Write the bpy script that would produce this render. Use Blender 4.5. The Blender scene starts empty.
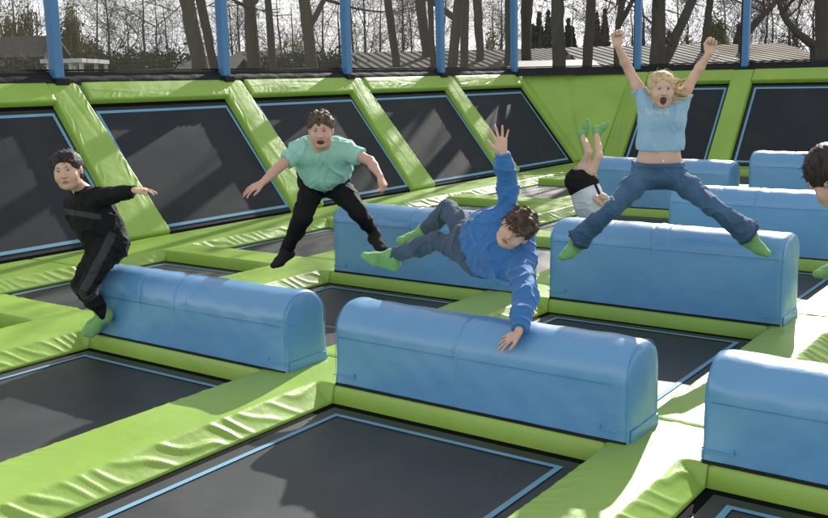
import bpy, math, random
import numpy as np
from mathutils import Vector, Matrix
random.seed(7); RNG=np.random.default_rng(7)
scene=bpy.context.scene; COL=scene.collection
PI=math.pi
# ------------------------------------------------------------------ camera frame (metres, z=0 is the top of the flat pads)
CAM=np.array([3.1569,-3.6089,1.5168])
CR=np.array([0.81089516,0.58477,-0.02220561]); CU=np.array([-0.08776598,0.15904573,0.98336239]); CF=np.array([-0.57857253,0.7954549,-0.18029232])
FOC=977.8
def W(x,y,d):                       # world point seen at photo pixel (x,y) at depth d metres: used to read positions off the photo
    return CAM+d*(CR*(x-414)/FOC-CU*(y-259)/FOC+CF)
def V3(a,b,c):                      # direction given as right / up / towards the viewer
    v=CR*a+CU*b-CF*c; return v/np.linalg.norm(v)
def nrm(v): v=np.asarray(v,float); return v/max(1e-9,np.linalg.norm(v))
# ------------------------------------------------------------------ object helpers
def fast_mesh(name,V,F):
    V=np.asarray(V,np.float32); F=np.asarray(F,np.int32)
    me=bpy.data.meshes.new(name); k=F.shape[1]
    me.vertices.add(len(V)); me.vertices.foreach_set('co',V.ravel())
    me.loops.add(F.size); me.loops.foreach_set('vertex_index',F.ravel())
    me.polygons.add(len(F)); me.polygons.foreach_set('loop_start',np.arange(0,F.size,k,dtype=np.int32))
    try: me.polygons.foreach_set('loop_total',np.full(len(F),k,np.int32))
    except Exception: pass
    me.update(calc_edges=True); me.validate()
    return me
def tag(o,label=None,cat=None,group=None,kind=None):
    if label: o['label']=label
    if cat: o['category']=cat
    if group: o['group']=group
    if kind: o['kind']=kind
    return o
def link(name,me,mat,parent=None,smooth=True,loc=None):
    o=bpy.data.objects.new(name,me); COL.objects.link(o)
    if mat is not None: me.materials.append(mat)
    if smooth: me.polygons.foreach_set('use_smooth',np.ones(len(me.polygons),bool))
    if loc is not None:
        me.transform(Matrix.Translation(-Vector(loc))); o.location=loc
    if parent is not None:
        o.parent=parent
        # geometry is authored in world space: bring it into the parent's space
        me.transform(Matrix.Translation(-Vector(parent.location)))
    return o
def empty(name,loc,label=None,cat=None,group=None):
    o=bpy.data.objects.new(name,None); COL.objects.link(o); o.location=Vector([float(c) for c in loc]); o.empty_display_size=.1
    return tag(o,label,cat,group)
class MB:
    def __init__(s): s.v=[]; s.f=[]
    def add(s,V,F):
        n=len(s.v); s.v.extend([tuple(map(float,p)) for p in V]); s.f.extend([tuple(i+n for i in f) for f in F])
    def box(s,c,sz,R=None):
        hx,hy,hz=[q/2 for q in sz]; P=[np.array([x,y,z]) for x in(-hx,hx) for y in(-hy,hy) for z in(-hz,hz)]
        if R is not None: P=[R@p for p in P]
        P=[p+np.array(c) for p in P]
        s.add(P,[(0,1,3,2),(4,6,7,5),(0,4,5,1),(2,3,7,6),(0,2,6,4),(1,5,7,3)])
    def hexa(s,P): s.add(P,[(0,3,2,1),(4,5,6,7),(0,1,5,4),(1,2,6,5),(2,3,7,6),(3,0,4,7)])
    def tube(s,pts,rad,n=8,cap=True,jit=0,rnd=None):
        pts=[np.array(p,float) for p in pts]; rings=[]
        a=np.array([0.,0,1]);
        for i,p in enumerate(pts):
            t=nrm(pts[min(i+1,len(pts)-1)]-pts[max(i-1,0)])
            if i==0:
                a=np.array([1.,0,0]) if abs(t[0])<.8 else np.array([0.,1,0])
            b=nrm(np.cross(t,a)); a=nrm(np.cross(b,t))
            r=rad[i] if hasattr(rad,'__len__') else rad
            rings.append([p+r*(1+(rnd.uniform(-jit,jit) if jit else 0))*(math.cos(2*PI*k/n)*a+math.sin(2*PI*k/n)*b) for k in range(n)])
        V=[q for R in rings for q in R]; F=[]
        for i in range(len(rings)-1):
            for k in range(n): F.append((i*n+k,i*n+(k+1)%n,(i+1)*n+(k+1)%n,(i+1)*n+k))
        if cap: F.append(tuple(range(n-1,-1,-1))); F.append(tuple((len(rings)-1)*n+k for k in range(n)))
        s.add(V,F)
    def mesh(s,name):
        me=bpy.data.meshes.new(name); me.from_pydata(s.v,[],s.f); me.update(); return me
    def build(s,name,mat,parent=None,smooth=False,loc=None,bevel=0):
        o=link(name,s.mesh(name),mat,parent,smooth,loc)
        if bevel:
            m=o.modifiers.new('bevel','BEVEL'); m.width=bevel; m.segments=2; m.limit_method='ANGLE'
        return o
# ------------------------------------------------------------------ materials
def mat(name,col,rough=.5,var=.15,vscale=3,bump=0,bscale=20,bump2=0,b2scale=4,spec=.5,col2=None,sheen=0,detail=4,metal=0,stretch=(1,1,1),coat=0,dirt=0,dirtcol=(.3,.28,.25),dscale=2.,sss=0):
    m=bpy.data.materials.new(name); m.use_nodes=True; nt=m.node_tree; N=nt.nodes; L=nt.links
    b=N['Principled BSDF']; b.inputs['Roughness'].default_value=rough; b.inputs['Specular IOR Level'].default_value=spec
    b.inputs['Metallic'].default_value=metal
    if coat: b.inputs['Coat Weight'].default_value=coat; b.inputs['Coat Roughness'].default_value=.2
    if sheen: b.inputs['Sheen Weight'].default_value=sheen; b.inputs['Sheen Roughness'].default_value=.4
    if sss:
        b.inputs['Subsurface Weight'].default_value=sss; b.inputs['Subsurface Radius'].default_value=(.02,.008,.004); b.inputs['Subsurface Scale'].default_value=.5
    tc=N.new('ShaderNodeTexCoord'); mp=N.new('ShaderNodeMapping'); mp.inputs['Scale'].default_value=stretch
    geo=N.new('ShaderNodeNewGeometry'); L.new(geo.outputs['Position'],mp.inputs['Vector'])
    no=N.new('ShaderNodeTexNoise'); no.inputs['Scale'].default_value=vscale; no.inputs['Detail'].default_value=detail; L.new(mp.outputs[0],no.inputs['Vector'])
    c2=col2 if col2 else tuple(c*(1-var) for c in col); c1=col if col2 else tuple(min(1,c*(1+var)) for c in col)
    rp=N.new('ShaderNodeValToRGB'); rp.color_ramp.elements[0].position=.3; rp.color_ramp.elements[1].position=.7
    rp.color_ramp.elements[0].color=(*c2,1); rp.color_ramp.elements[1].color=(*c1,1)
    L.new(no.outputs['Fac'],rp.inputs[0]); out=rp.outputs[0]
    if dirt:
        n3=N.new('ShaderNodeTexNoise'); n3.inputs['Scale'].default_value=dscale; n3.inputs['Detail'].default_value=8; n3.inputs['Roughness'].default_value=.65; L.new(mp.outputs[0],n3.inputs['Vector'])
        r3=N.new('ShaderNodeValToRGB'); r3.color_ramp.elements[0].position=.48; r3.color_ramp.elements[1].position=.75
        r3.color_ramp.elements[0].color=(0,0,0,1); r3.color_ramp.elements[1].color=(dirt,dirt,dirt,1); L.new(n3.outputs['Fac'],r3.inputs[0])
        mx=N.new('ShaderNodeMix'); mx.data_type='RGBA'; L.new(r3.outputs[0],mx.inputs[0]); L.new(out,mx.inputs[6]); mx.inputs[7].default_value=(*dirtcol,1); out=mx.outputs[2]
    L.new(out,b.inputs['Base Color'])
    # roughness variation
    mr=N.new('ShaderNodeMapRange'); mr.inputs[3].default_value=max(0,rough-.08); mr.inputs[4].default_value=min(1,rough+.12); L.new(no.outputs['Fac'],mr.inputs[0]); L.new(mr.outputs[0],b.inputs['Roughness'])
    prev=None
    for s_,k in ((bump,bscale),(bump2,b2scale)):
        if s_:
            n2=N.new('ShaderNodeTexNoise'); n2.inputs['Scale'].default_value=k; n2.inputs['Detail'].default_value=5; L.new(mp.outputs[0],n2.inputs['Vector'])
            bp=N.new('ShaderNodeBump'); bp.inputs['Strength'].default_value=s_; bp.inputs['Distance'].default_value=.6/k; L.new(n2.outputs['Fac'],bp.inputs['Height'])
            if prev: L.new(prev,bp.inputs['Normal'])
            prev=bp.outputs[0]
    if prev: L.new(prev,b.inputs['Normal'])
    return m
M={}
M['green']=mat('green_vinyl',(.295,.48,.072),.36,.08,1.6,.03,30,.08,4,spec=.6,dirt=.25,dirtcol=(.30,.36,.12),dscale=3)
M['blue']=mat('blue_vinyl',(.115,.32,.59),.33,.06,1.5,.02,30,.07,3,spec=.8,coat=.35,dirt=.2,dirtcol=(.12,.27,.5),dscale=3)
M['blue_seam']=mat('blue_seam_welt',(.08,.25,.52),.45,.05)
M['postblue']=mat('post_vinyl',(.06,.20,.43),.4,.06,2,.08,25)
M['mat']=mat('trampoline_weave',(.033,.037,.043),.46,.12,2,.3,260,0,0,spec=.55,dirt=.5,dirtcol=(.09,.088,.085),dscale=1.8)
M['matwall']=mat('slanted_weave',(.024,.029,.036),.7,.12,2,.3,260,0,0,spec=.28,dirt=.4,dirtcol=(.05,.05,.052),dscale=1.6)
M['spring']=mat('black_spring_cover',(.006,.006,.007),.9,.2,8,.3,60,spec=.1)
M['tape']=mat('marking_tape',(.17,.37,.54),.7,.08,6,.2,80)
M['black']=mat('black_tarp',(.012,.012,.014),.6,.3,6,.1,12,spec=.3)
M['ground']=mat('ground_soil',(.10,.09,.06),.95,.3,.4,.5,3,col2=(.06,.08,.03))
M['bark']=mat('bark',(.075,.062,.048),.95,.3,3,.8,14,.5,50,stretch=(1,1,.25),spec=.2)
M['bark2']=mat('bark_green',(.07,.068,.045),.95,.3,2,.8,14,.4,60,stretch=(1,1,.25),spec=.2,col2=(.04,.045,.025))
M['twig']=mat('twigs',(.085,.070,.058),.95,.25,1,spec=.1)
M['willow']=mat('willow_twigs',(.20,.19,.075),.95,.3,1,spec=.1)
M['leafy']=mat('young_leaves',(.17,.19,.055),.8,.3,1,spec=.2)
M['spruce']=mat('spruce_needles',(.022,.035,.02),.9,.3,1,spec=.2)
M['hedge']=mat('hedge_leaves',(.055,.06,.028),.9,.3,1,spec=.2)
M['brick']=mat('brown_wall',(.10,.075,.06),.9,.2,3)
M['wallg']=mat('grey_wall',(.22,.21,.2),.9,.15,3)
M['white']=mat('white_paint',(.75,.75,.73),.6,.08,4)
M['roofbrown']=mat('brown_tiles',(.075,.06,.05),.85,.25,4,.6,15)
M['roofdark']=mat('dark_roof_felt',(.05,.05,.05),.9,.25,4,.5,10)
def skin(name,c): return mat(name,c,.5,.07,14,.05,150,spec=.4,sss=.12)
M['skinA']=skin('skin_pale',(.66,.42,.32)); M['skinB']=skin('skin_rosy',(.66,.38,.30)); M['skinC']=skin('skin_fair',(.68,.44,.34))
M['eyewhite']=mat('eye_white',(.42,.40,.38),.3,.02); M['iris']=mat('dark_iris',(.03,.022,.018),.25,.05)
M['lip']=mat('lips',(.45,.17,.14),.5,.05); M['mouth']=mat('mouth_inside',(.10,.02,.02),.6,.1); M['teeth']=mat('teeth',(.75,.72,.66),.4,.02)
M['hairdark']=mat('dark_brown_hair',(.022,.014,.010),.6,.5,40,.8,90,stretch=(1,1,.25))
M['hairbrown']=mat('brown_hair',(.075,.043,.025),.6,.5,40,.8,90,stretch=(1,1,.25))
M['hairmid']=mat('mid_brown_hair',(.10,.065,.042),.6,.5,40,.8,90,stretch=(1,1,.3))
M['hairblond']=mat('blonde_hair',(.60,.44,.25),.65,.35,35,.8,80,stretch=(1,.4,1))
M['blackcloth']=mat('black_tracksuit',(.0065,.0065,.008),.75,.3,8,.2,200,.3,18,spec=.25)
M['greycloth']=mat('grey_band',(.035,.035,.038),.8,.2,8,.2,200)
M['tealcloth']=mat('mint_shirt',(.33,.62,.52),.75,.06,6,.15,220,.3,16,sheen=.15)
M['tealdark']=mat('mint_piping',(.06,.22,.19),.75,.06)
M['hoodie']=mat('blue_hoodie',(.04,.17,.44),.85,.08,8,.25,220,.35,16,sheen=.3)
M['jeansC']=mat('slate_jeans',(.055,.09,.14),.85,.2,14,.25,300,.3,18,sheen=.1)
M['jeansD']=mat('mid_blue_jeans',(.055,.125,.22),.85,.25,9,.25,300,.35,16,sheen=.1)
M['jeandark']=mat('dark_denim_hem',(.03,.065,.12),.85,.15,14)
M['sky_tee']=mat('pale_blue_tee',(.33,.52,.68),.8,.05,6,.15,220,.3,16,sheen=.15)
M['print']=mat('white_print',(.75,.78,.8),.7,.02)
M['sock']=mat('green_grip_sock',(.20,.42,.15),.9,.1,20,.3,220,sheen=.2)
M['blacksock']=mat('black_sock',(.012,.012,.013),.9,.1,20,.3,220)
M['whitecloth']=mat('white_shirt',(.62,.65,.70),.8,.06,10,.2,180)
M['belt']=mat('waistband',(.01,.01,.012),.8,.1)
# corrugated sheet roof: two base colours alternate in stripes, in step with the ridge bump
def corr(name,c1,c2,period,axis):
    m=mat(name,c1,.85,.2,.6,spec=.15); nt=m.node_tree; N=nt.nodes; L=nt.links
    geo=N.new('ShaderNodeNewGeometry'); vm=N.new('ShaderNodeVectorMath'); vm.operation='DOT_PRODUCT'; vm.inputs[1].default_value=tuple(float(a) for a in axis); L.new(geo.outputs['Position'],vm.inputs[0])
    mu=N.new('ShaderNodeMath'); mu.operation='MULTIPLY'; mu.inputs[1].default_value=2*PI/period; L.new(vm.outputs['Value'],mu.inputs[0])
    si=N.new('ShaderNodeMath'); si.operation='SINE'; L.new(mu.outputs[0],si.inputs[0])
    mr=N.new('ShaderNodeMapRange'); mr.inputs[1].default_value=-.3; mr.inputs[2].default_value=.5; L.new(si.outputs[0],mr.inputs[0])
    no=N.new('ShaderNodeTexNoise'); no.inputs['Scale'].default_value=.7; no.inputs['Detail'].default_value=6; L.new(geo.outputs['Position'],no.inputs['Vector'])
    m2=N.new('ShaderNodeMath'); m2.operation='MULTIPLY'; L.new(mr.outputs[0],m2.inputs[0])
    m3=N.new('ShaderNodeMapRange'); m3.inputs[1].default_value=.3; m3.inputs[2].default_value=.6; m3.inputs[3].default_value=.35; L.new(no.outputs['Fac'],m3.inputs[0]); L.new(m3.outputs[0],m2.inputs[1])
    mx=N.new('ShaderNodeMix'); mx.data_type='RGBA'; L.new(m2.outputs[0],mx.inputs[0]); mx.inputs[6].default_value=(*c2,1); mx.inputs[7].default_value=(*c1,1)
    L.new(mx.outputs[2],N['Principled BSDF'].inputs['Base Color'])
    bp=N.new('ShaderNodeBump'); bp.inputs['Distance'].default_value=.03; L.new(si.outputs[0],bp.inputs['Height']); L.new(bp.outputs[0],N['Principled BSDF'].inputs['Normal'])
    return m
def netmat(name,opac,col):
    m=bpy.data.materials.new(name); m.use_nodes=True; nt=m.node_tree; N=nt.nodes; L=nt.links
    b=N['Principled BSDF']; b.inputs['Base Color'].default_value=(*col,1); b.inputs['Roughness'].default_value=.8; b.inputs['Specular IOR Level'].default_value=.2
    geo=N.new('ShaderNodeNewGeometry'); no=N.new('ShaderNodeTexNoise'); no.inputs['Scale'].default_value=1.2; L.new(geo.outputs['Position'],no.inputs['Vector'])
    mr=N.new('ShaderNodeMapRange'); mr.inputs[1].default_value=.35; mr.inputs[2].default_value=.65; mr.inputs[3].default_value=opac*.88; mr.inputs[4].default_value=opac*1.12; L.new(no.outputs['Fac'],mr.inputs[0])
    sp=N.new('ShaderNodeSeparateXYZ'); L.new(geo.outputs['Position'],sp.inputs[0]); ad=N.new('ShaderNodeMath'); ad.operation='ADD'; L.new(sp.outputs[0],ad.inputs[0]); L.new(sp.outputs[1],ad.inputs[1]); outs=[]
    for so_ in (ad.outputs[0],sp.outputs[2]):       # knotted square mesh, 5 cm
        m_=N.new('ShaderNodeMath'); m_.operation='MULTIPLY'; m_.inputs[1].default_value=2*PI/.05; L.new(so_,m_.inputs[0]); c_=N.new('ShaderNodeMath'); c_.operation='COSINE'; L.new(m_.outputs[0],c_.inputs[0]); outs.append(c_.outputs[0])
    mxx=N.new('ShaderNodeMath'); mxx.operation='MAXIMUM'; L.new(outs[0],mxx.inputs[0]); L.new(outs[1],mxx.inputs[1])
    m2=N.new('ShaderNodeMapRange'); m2.inputs[1].default_value=-.2; m2.inputs[2].default_value=1; m2.inputs[3].default_value=.88; m2.inputs[4].default_value=1.15; L.new(mxx.outputs[0],m2.inputs[0])
    m3=N.new('ShaderNodeMath'); m3.operation='MULTIPLY'; L.new(mr.outputs[0],m3.inputs[0]); L.new(m2.outputs[0],m3.inputs[1]); L.new(m3.outputs[0],b.inputs['Alpha'])
    return m
M['netL']=netmat('black_net_side',.40,(.16,.145,.125)); M['netB']=netmat('black_net_back',.18,(.12,.12,.12))
# ------------------------------------------------------------------ noise for shapes
def snoise(P,freq,seed=0,n=6):
    r=np.random.default_rng(seed); out=np.zeros(P.shape[:-1])
    for i in range(n):
        k=r.normal(size=3); k=k/np.linalg.norm(k)*freq*r.uniform(.6,1.6); k2=r.normal(size=3)*freq*.35
        out+=np.sin(P@k+r.uniform(0,6.28)+1.6*np.sin(P@k2+r.uniform(0,6.28)))
    return out/n*1.4
def sstep(a,b,x):
    t=np.clip((x-a)/(b-a),0,1); return t*t*(3-2*t)
# ------------------------------------------------------------------ padding
def pad(name,O,A,B,Nn,la,lb,drops,label,cat='safety pad',group=None,thick=.085,seed=0,flat0=(0,0),flat1=(0,0),wr=(1,1),crown=.004,res=.022,parent=None,skew=None):
    """padded vinyl strip: origin O, length la along A, width lb along B, normal Nn. drops=(b=0 side, b=lb side, a=0 end, a=la end).
    flatK=(t0,t1): stretch of the long side K where another pad butts on, so it stays flat. skew(t)->(b0,b1) edges for trapezoids"""
    O=np.array(O,float);A=nrm(A);B=nrm(B);Nn=nrm(Nn)
    res=.009 if (seed%10<3 and seed<40) or 199<seed<225 else .016
    na=max(6,int(la/res)); u=np.linspace(0,1,na)*la
    prof=np.array([0,.006,.012]+list(np.arange(.018,.135,.0075))+[.15,.17]); prof=prof[prof<lb*.45]
    mid=np.linspace(prof[-1],lb-prof[-1],max(3,int((lb-2*prof[-1])/.03))+1)[1:-1]
    b=np.concatenate([prof,mid,lb-prof[::-1]]); 
    # extra skirts
    U,Bb=np.meshgrid(u,b,indexing='ij')
    def dropk(dist,R=.028):  # rounded shoulder
        if R<.05:
            x=np.clip(1-dist/R,0,1); return 1-np.sqrt(np.clip(1-x*x,0,1))
        q_=1-dist/R; e_=.10; return np.where(q_<-e_,0,np.where(q_>e_,q_,(q_+e_)**2/(4*e_)))   # flat top, creased shoulder, straight slope
    def side(flat):
        t0,t1=flat
        if t1<=t0: return np.ones_like(U)
        return 1-sstep(t0-.03,t0+.02,U)*(1-sstep(t1-.02,t1+.03,U))
    Z=np.zeros_like(U)
    rn=np.random.default_rng(seed)
    ph=rn.uniform(0,6.28,8)
    d0=Bb; d1=lb-Bb
    for k,(dist,fl) in enumerate(((d0,flat0),(d1,flat1))):
        if drops[k]:
            s=side(fl); Z-=s*dropk(dist,.105 if wr[k]>1 else .026)*thick
            # gathered folds pulled over the edge: slanted creases
            q=U*(24+3.5*np.sin(U*1.3+ph[0]+k))+dist*34*(1 if k else -1)+1.6*np.sin(U*7+ph[1])+.8*np.sin(U*17+ph[2])
            amp=(.0078 if wr[k]>1 else .004)*wr[k]*sstep(.122,.08,dist)*sstep(-.01,.03,dist)*(.45+.55*sstep(-.5,.6,np.sin(U*5.3+ph[3]+k*2)+.6*np.sin(U*2.1+ph[4])))*s
            Z+=amp*(np.exp(-(np.sin(q)/.42)**2)*1.5-.5)
        else: Z-=.006*np.exp(-(dist/.012)**2)
    for k,dist in ((2,U),(3,la-U)):
        if drops[k]: Z-=dropk(dist)*thick
        else: Z-=.008*np.exp(-(dist/.015)**2)
    Z+=crown*np.sin(np.clip(Bb/lb,0,1)*PI)**.7
    P3=np.stack([U,Bb,U*0],-1)
    off=float(rn.uniform(0,50))
    Z+=.0020*snoise(P3*np.array([1,1.6,1])+off,7,seed+1)+.0012*np.abs(snoise(P3*np.array([.6,1.3,1])+off,26,seed+2))*np.sin(np.clip(Bb/lb,0,1)*PI)
    # long stress folds
    Z+=.004*np.exp(-((Bb/lb-.5-.22*np.sin(U*1.7+ph[5]))/.05)**2)*np.sin(U*2.3+ph[6])
    if skew is not None:
        f0,f1=skew(u/la); f0=f0[:,None]; f1=f1[:,None]; Bb=f0+(Bb/lb)*(f1-f0)
    P=O+U[...,None]*A+Bb[...,None]*B+Z[...,None]*Nn
    # skirts down to mat level + underside ring for thickness
    nb=P.shape[1]
    low=O+U[...,None]*A+Bb[...,None]*B-(thick+.012)*Nn
    G=np.concatenate([low[:,:1],P,low[:,-1:]],1)
    G=np.concatenate([np.concatenate([low[:1,:1],low[:1],low[:1,-1:]],1),G,np.concatenate([low[-1:,:1],low[-1:],low[-1:,-1:]],1)],0)
    n0,n1=G.shape[:2]; idx=np.arange(n0*n1).reshape(n0,n1)
    F=np.stack([idx[:-1,:-1],idx[1:,:-1],idx[1:,1:],idx[:-1,1:]],-1).reshape(-1,4)
    if np.dot(np.cross(A,B),Nn)<0: F=F[:,::-1]
    me=fast_mesh(name,G.reshape(-1,3),F)
    o=link(name,me,M['green'],parent,True,loc=None if parent else O)
    if not parent: tag(o,label,cat,group)
    return o
Z=np.array([0,0,1.]);X=np.array([1.,0,0]);Y=np.array([0,1.,0])
# grid lines read from the photo
UC=[(-4.01,-2.635),(-2.003,-.517),(0,1.498),(1.934,3.42),(3.86,5.35)]     # trampoline openings in x
US=[(-2.635,-2.003),(-.517,0),(1.498,1.934),(3.42,3.86)]                    # padding strips in x
RV=[(-2.73,-2.31),(0,.42),(2.303,2.72),(4.623,5.04),(6.975,7.39),(9.488,9.9)] # cross strips in y
YB=11.9
ROWS=[(-2.31,0),(.42,2.303),(2.72,4.623),(5.04,6.975),(7.39,9.488),(9.9,11.9)]
colname=['beside left wall','left column','middle column','right column','far right column']
rowname=['nearest the viewer','behind first line of blocks','behind second line of blocks','behind third line of blocks','second row from back wall','row along back wall']
# trampoline beds
def ring(O,A,B,Nn,la,lb,ins,w,off):
    mb=MB()
    O=np.array(O,float)+np.array(Nn)*off
    def q(a0,a1,b0,b1):
        mb.add([O+A*a0+B*b0,O+A*a1+B*b0,O+A*a1+B*b1,O+A*a0+B*b1],[(0,1,2,3)])
    q(ins,la-ins,ins,ins+w); q(ins,la-ins,lb-ins-w,lb-ins); q(ins,ins+w,ins+w,lb-ins-w); q(la-ins-w,la-ins,ins+w,lb-ins-w)
    return mb
def gridsheet(name,O,A,B,Nn,la,lb,res,hf,mt,parent,thick=.006):
    na=max(2,int(la/res));nb=max(2,int(lb/res)); u=np.linspace(0,la,na);b=np.linspace(0,lb,nb); U,Bb=np.meshgrid(u,b,indexing='ij')
    P=np.array(O)+U[...,None]*A+Bb[...,None]*B+hf(U,Bb)[...,None]*Nn
    idx=np.arange(na*nb).reshape(na,nb); F=np.stack([idx[:-1,:-1],idx[1:,:-1],idx[1:,1:],idx[:-1,1:]],-1).reshape(-1,4)
    if np.dot(np.cross(A,B),Nn)<0: F=F[:,::-1]
    o=link(name,fast_mesh(name,P.reshape(-1,3),F),mt,parent,True); return o
def trampoline(O,A,B,Nn,la,lb,label,ins=.125,sag=.004,w=.028,group='trampoline beds'):
    O=np.array(O,float); t=empty('trampoline',O+A*la/2+B*lb/2,label,'trampoline',group)
    e=.07
    mb=MB(); 
    for (a0,a1,b0,b1) in ((-e,la+e,-e,.055),(-e,la+e,lb-.055,lb+e),(-e,.055,.055,lb-.055),(la-.055,la+e,.055,lb-.055)):
        mb.add([O+A*a0+B*b0-Nn*.004,O+A*a1+B*b0-Nn*.004,O+A*a1+B*b1-Nn*.004,O+A*a0+B*b1-Nn*.004],[(0,1,2,3)])
    mb.build('spring_cover',M['spring'],t)
    sd=int(abs(O[0]*91+O[1]*37))
    def hf(U,Bb): return -sag*(np.sin(PI*U/la)*np.sin(PI*Bb/lb))+.0008*snoise(np.stack([U,Bb,U*0],-1),5,sd)
    gridsheet('jump_mat',O+A*.05+B*.05,A,B,Nn,la-.1,lb-.1,.06,lambda U,Bb:hf(U+.05,Bb+.05),M['mat'] if Nn[2]>.95 else M['matwall'],t)
    # tape rectangle follows the mat
    ps=[]
    for (a0,a1,b0,b1) in ((ins,la-ins,ins,ins+w),(ins,la-ins,lb-ins-w,lb-ins),(ins,ins+w,ins+w,lb-ins-w),(la-ins-w,la-ins,ins+w,lb-ins-w)):
        na=max(2,int((a1-a0)/.06)+1);nb=max(2,int((b1-b0)/.06)+1)
        u=np.linspace(a0,a1,na);b=np.linspace(b0,b1,nb);U,Bb=np.meshgrid(u,b,indexing='ij')
        P=O+U[...,None]*A+Bb[...,None]*B+(hf(U,Bb)+.005)[...,None]*Nn
        idx=np.arange(na*nb).reshape(na,nb);F=np.stack([idx[:-1,:-1],idx[1:,:-1],idx[1:,1:],idx[:-1,1:]],-1).reshape(-1,4)
        if np.dot(np.cross(A,B),Nn)<0: F=F[:,::-1]
        ps.append((P.reshape(-1,3),F))
    n=0;Vs=[];Fs=[]
    for P,F in ps: Vs.append(P);Fs.append(F+n);n+=len(P)
    link('marking_line',fast_mesh('marking_line',np.concatenate(Vs),np.concatenate(Fs)),M['tape'],t,True)
    return t
ZM=-.095
for ri,(y0,y1) in enumerate(ROWS):
    for ci,(x0,x1) in enumerate(UC):
        if ci==4 and ri>3: continue
        trampoline((x0,y0,ZM),X,Y,Z,x1-x0,y1-y0,'flat grey trampoline, %s, %s'%(colname[ci],rowname[ri]))
# long strips in y (B strips)
sname=['nearest left wall','second from left wall','third from left wall','farthest from left wall']
bseg=[-4.6,-2.3+.39,.40,2.71,5.03,7.38,9.89,YB]
segname=['outside the picture in front','reaching bottom of picture','behind first line of blocks','behind second line of blocks','behind third line of blocks','behind fourth line of blocks','ending at back wall']
for si,(x0,x1) in enumerate(US):
    for k in range(len(bseg)-1):
        y0,y1=bseg[k],bseg[k+1]
        # which cross strip lies inside
        fl=(0,0)
        for (r0,r1) in RV:
            if r0>=y0-.05 and r1<=y1+.05: fl=(r0-y0,r1-y0+.1)
        pad('edge_pad',(x0,y0+.002,0),Y,X,Z,y1-y0-.004,x1-x0,(1,1,0,0),'long green padding strip %s, %s'%(sname[si],segname[k]),group='long green padding strips',seed=10*si+k,flat0=fl,flat1=fl,wr=(.55,1.15))
# cross strips
cname=['beside left wall','left column','middle column','right column','far right column']
rname=['nearest viewer','under first line of blocks','under second line of blocks','under third line of blocks','under fourth line of blocks','second last before back wall']
for ri,(y0,y1) in enumerate(RV):
    for ci,(x0,x1) in enumerate(UC):
        if ci==4 and ri>3: continue
        pad('cross_pad',(x0+.002,y0,0),X,Y,Z,x1-x0-.004,y1-y0,(1,1,0,0),'green cross padding, %s, %s'%(cname[ci],rname[ri]),group='green padding strips across the court',seed=200+10*ri+ci,wr=(.35,.8))
# base strips at the walls
AW=np.array([-4.79,0,0]);BW=np.array([-6.042,0,1.56]);DW=nrm(BW-AW);NW=np.cross(DW,Y)*-1
if NW[0]<0: NW=-NW
LW=2.0
divc=[-2.1,.33,2.77,5.20,7.63,10.06,12.50]
bb=[-4.6,-1.0,1.4,4.7,7.2,9.7,12.6]
for k in range(len(bb)-1):
    y0,y1=bb[k],bb[k+1]
    r=[q for q in RV if q[0]>=y0-.1 and q[1]<=y1+.1]
    fl=(r[0][0]-y0,r[0][1]-y0) if r else (0,0)
    pad('base_pad',(-4.79,y0,0),Y,X,Z,y1-y0-.004,.78,(0,1,0,0),'wide green padding, left wall foot, %s'%['in front','at the left edge of the picture','below the first full slanted trampoline','behind the boy in the mint shirt','behind the raised arm of the boy in blue','in the far corner'][k],group='green padding at the foot of the walls',seed=300+k,flat1=fl,wr=(.2,1.3))
# back wall frame
YB0=12.6; YT=13.86; DB=nrm(np.array([0,YT-YB0,1.56])); NB=nrm(np.cross(X,DB)); 
if NB[1]>0: NB=-NB
LB=float(np.linalg.norm([YT-YB0,1.56]))
for k,(x0,x1) in enumerate([(-4.0,-2.3),(-2.3,0.),(0.,2.0),(2.0,4.2),(4.2,5.6)]):
    pad('base_pad',(x0,YB,0),X,Y,Z,x1-x0-.004,.70,(1,0,0,0),'green padding by the back wall, %s'%['in the far left corner','behind the jumping girl','behind tallest block','at the right','far right'][k],group='green padding at the foot of the walls',seed=320+k,wr=(1,.2))
# slanted wall trampolines (left)
tops=['at the front','at the left edge of the picture','behind the boy in black','with the mint shirt boy in front','right of the mint shirt boy','in the far corner']
for k in range(len(divc)-1):
    y0=divc[k]+.155;y1=divc[k+1]-.155
    trampoline(np.array([AW[0],y0,0])+NW*-.06+DW*.01,Y,DW,NW,y1-y0,LW-.25,'slanted wall trampoline with blue outline, left wall, %s'%tops[k],ins=.10,group='slanted wall trampolines',w=.036)
for k,c in enumerate(divc):
    top=c; w0=.52 if k<6 else .30
    # divider pads lean slightly: wider at the foot
    pad('divider_pad',np.array([AW[0],c-.26 if k<6 else c-.13,0])+DW*.015+NW*.02,DW,Y,NW,LW-.02,.52 if k<6 else .30,(1,1,1,0),'slanted green bar, left wall, %s'%(['in front','just outside the left edge','behind the boy in black','left of the mint shirt boy','right of the mint shirt boy','beside raised hand of boy in blue','at the far corner'][k]),group='slanted green padding bars',thick=.085,seed=400+k,wr=(.8,1),
        skew=(lambda t: (0.0+.05*t,.55-.13*t)) if k<6 else None)
for k in range(len(divc)-1):
    y0=divc[k]+.215;y1=divc[k+1]-.20
    pad('top_pad',np.array([AW[0],y0,0])+DW*(LW-.25)+NW*.025,Y,DW,NW,y1-y0,.25,(1,0,0,0),'narrow green padding atop left wall, %s'%tops[k],group='green padding along the wall tops',thick=.06,seed=430+k,wr=(1.0,.5))
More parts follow.
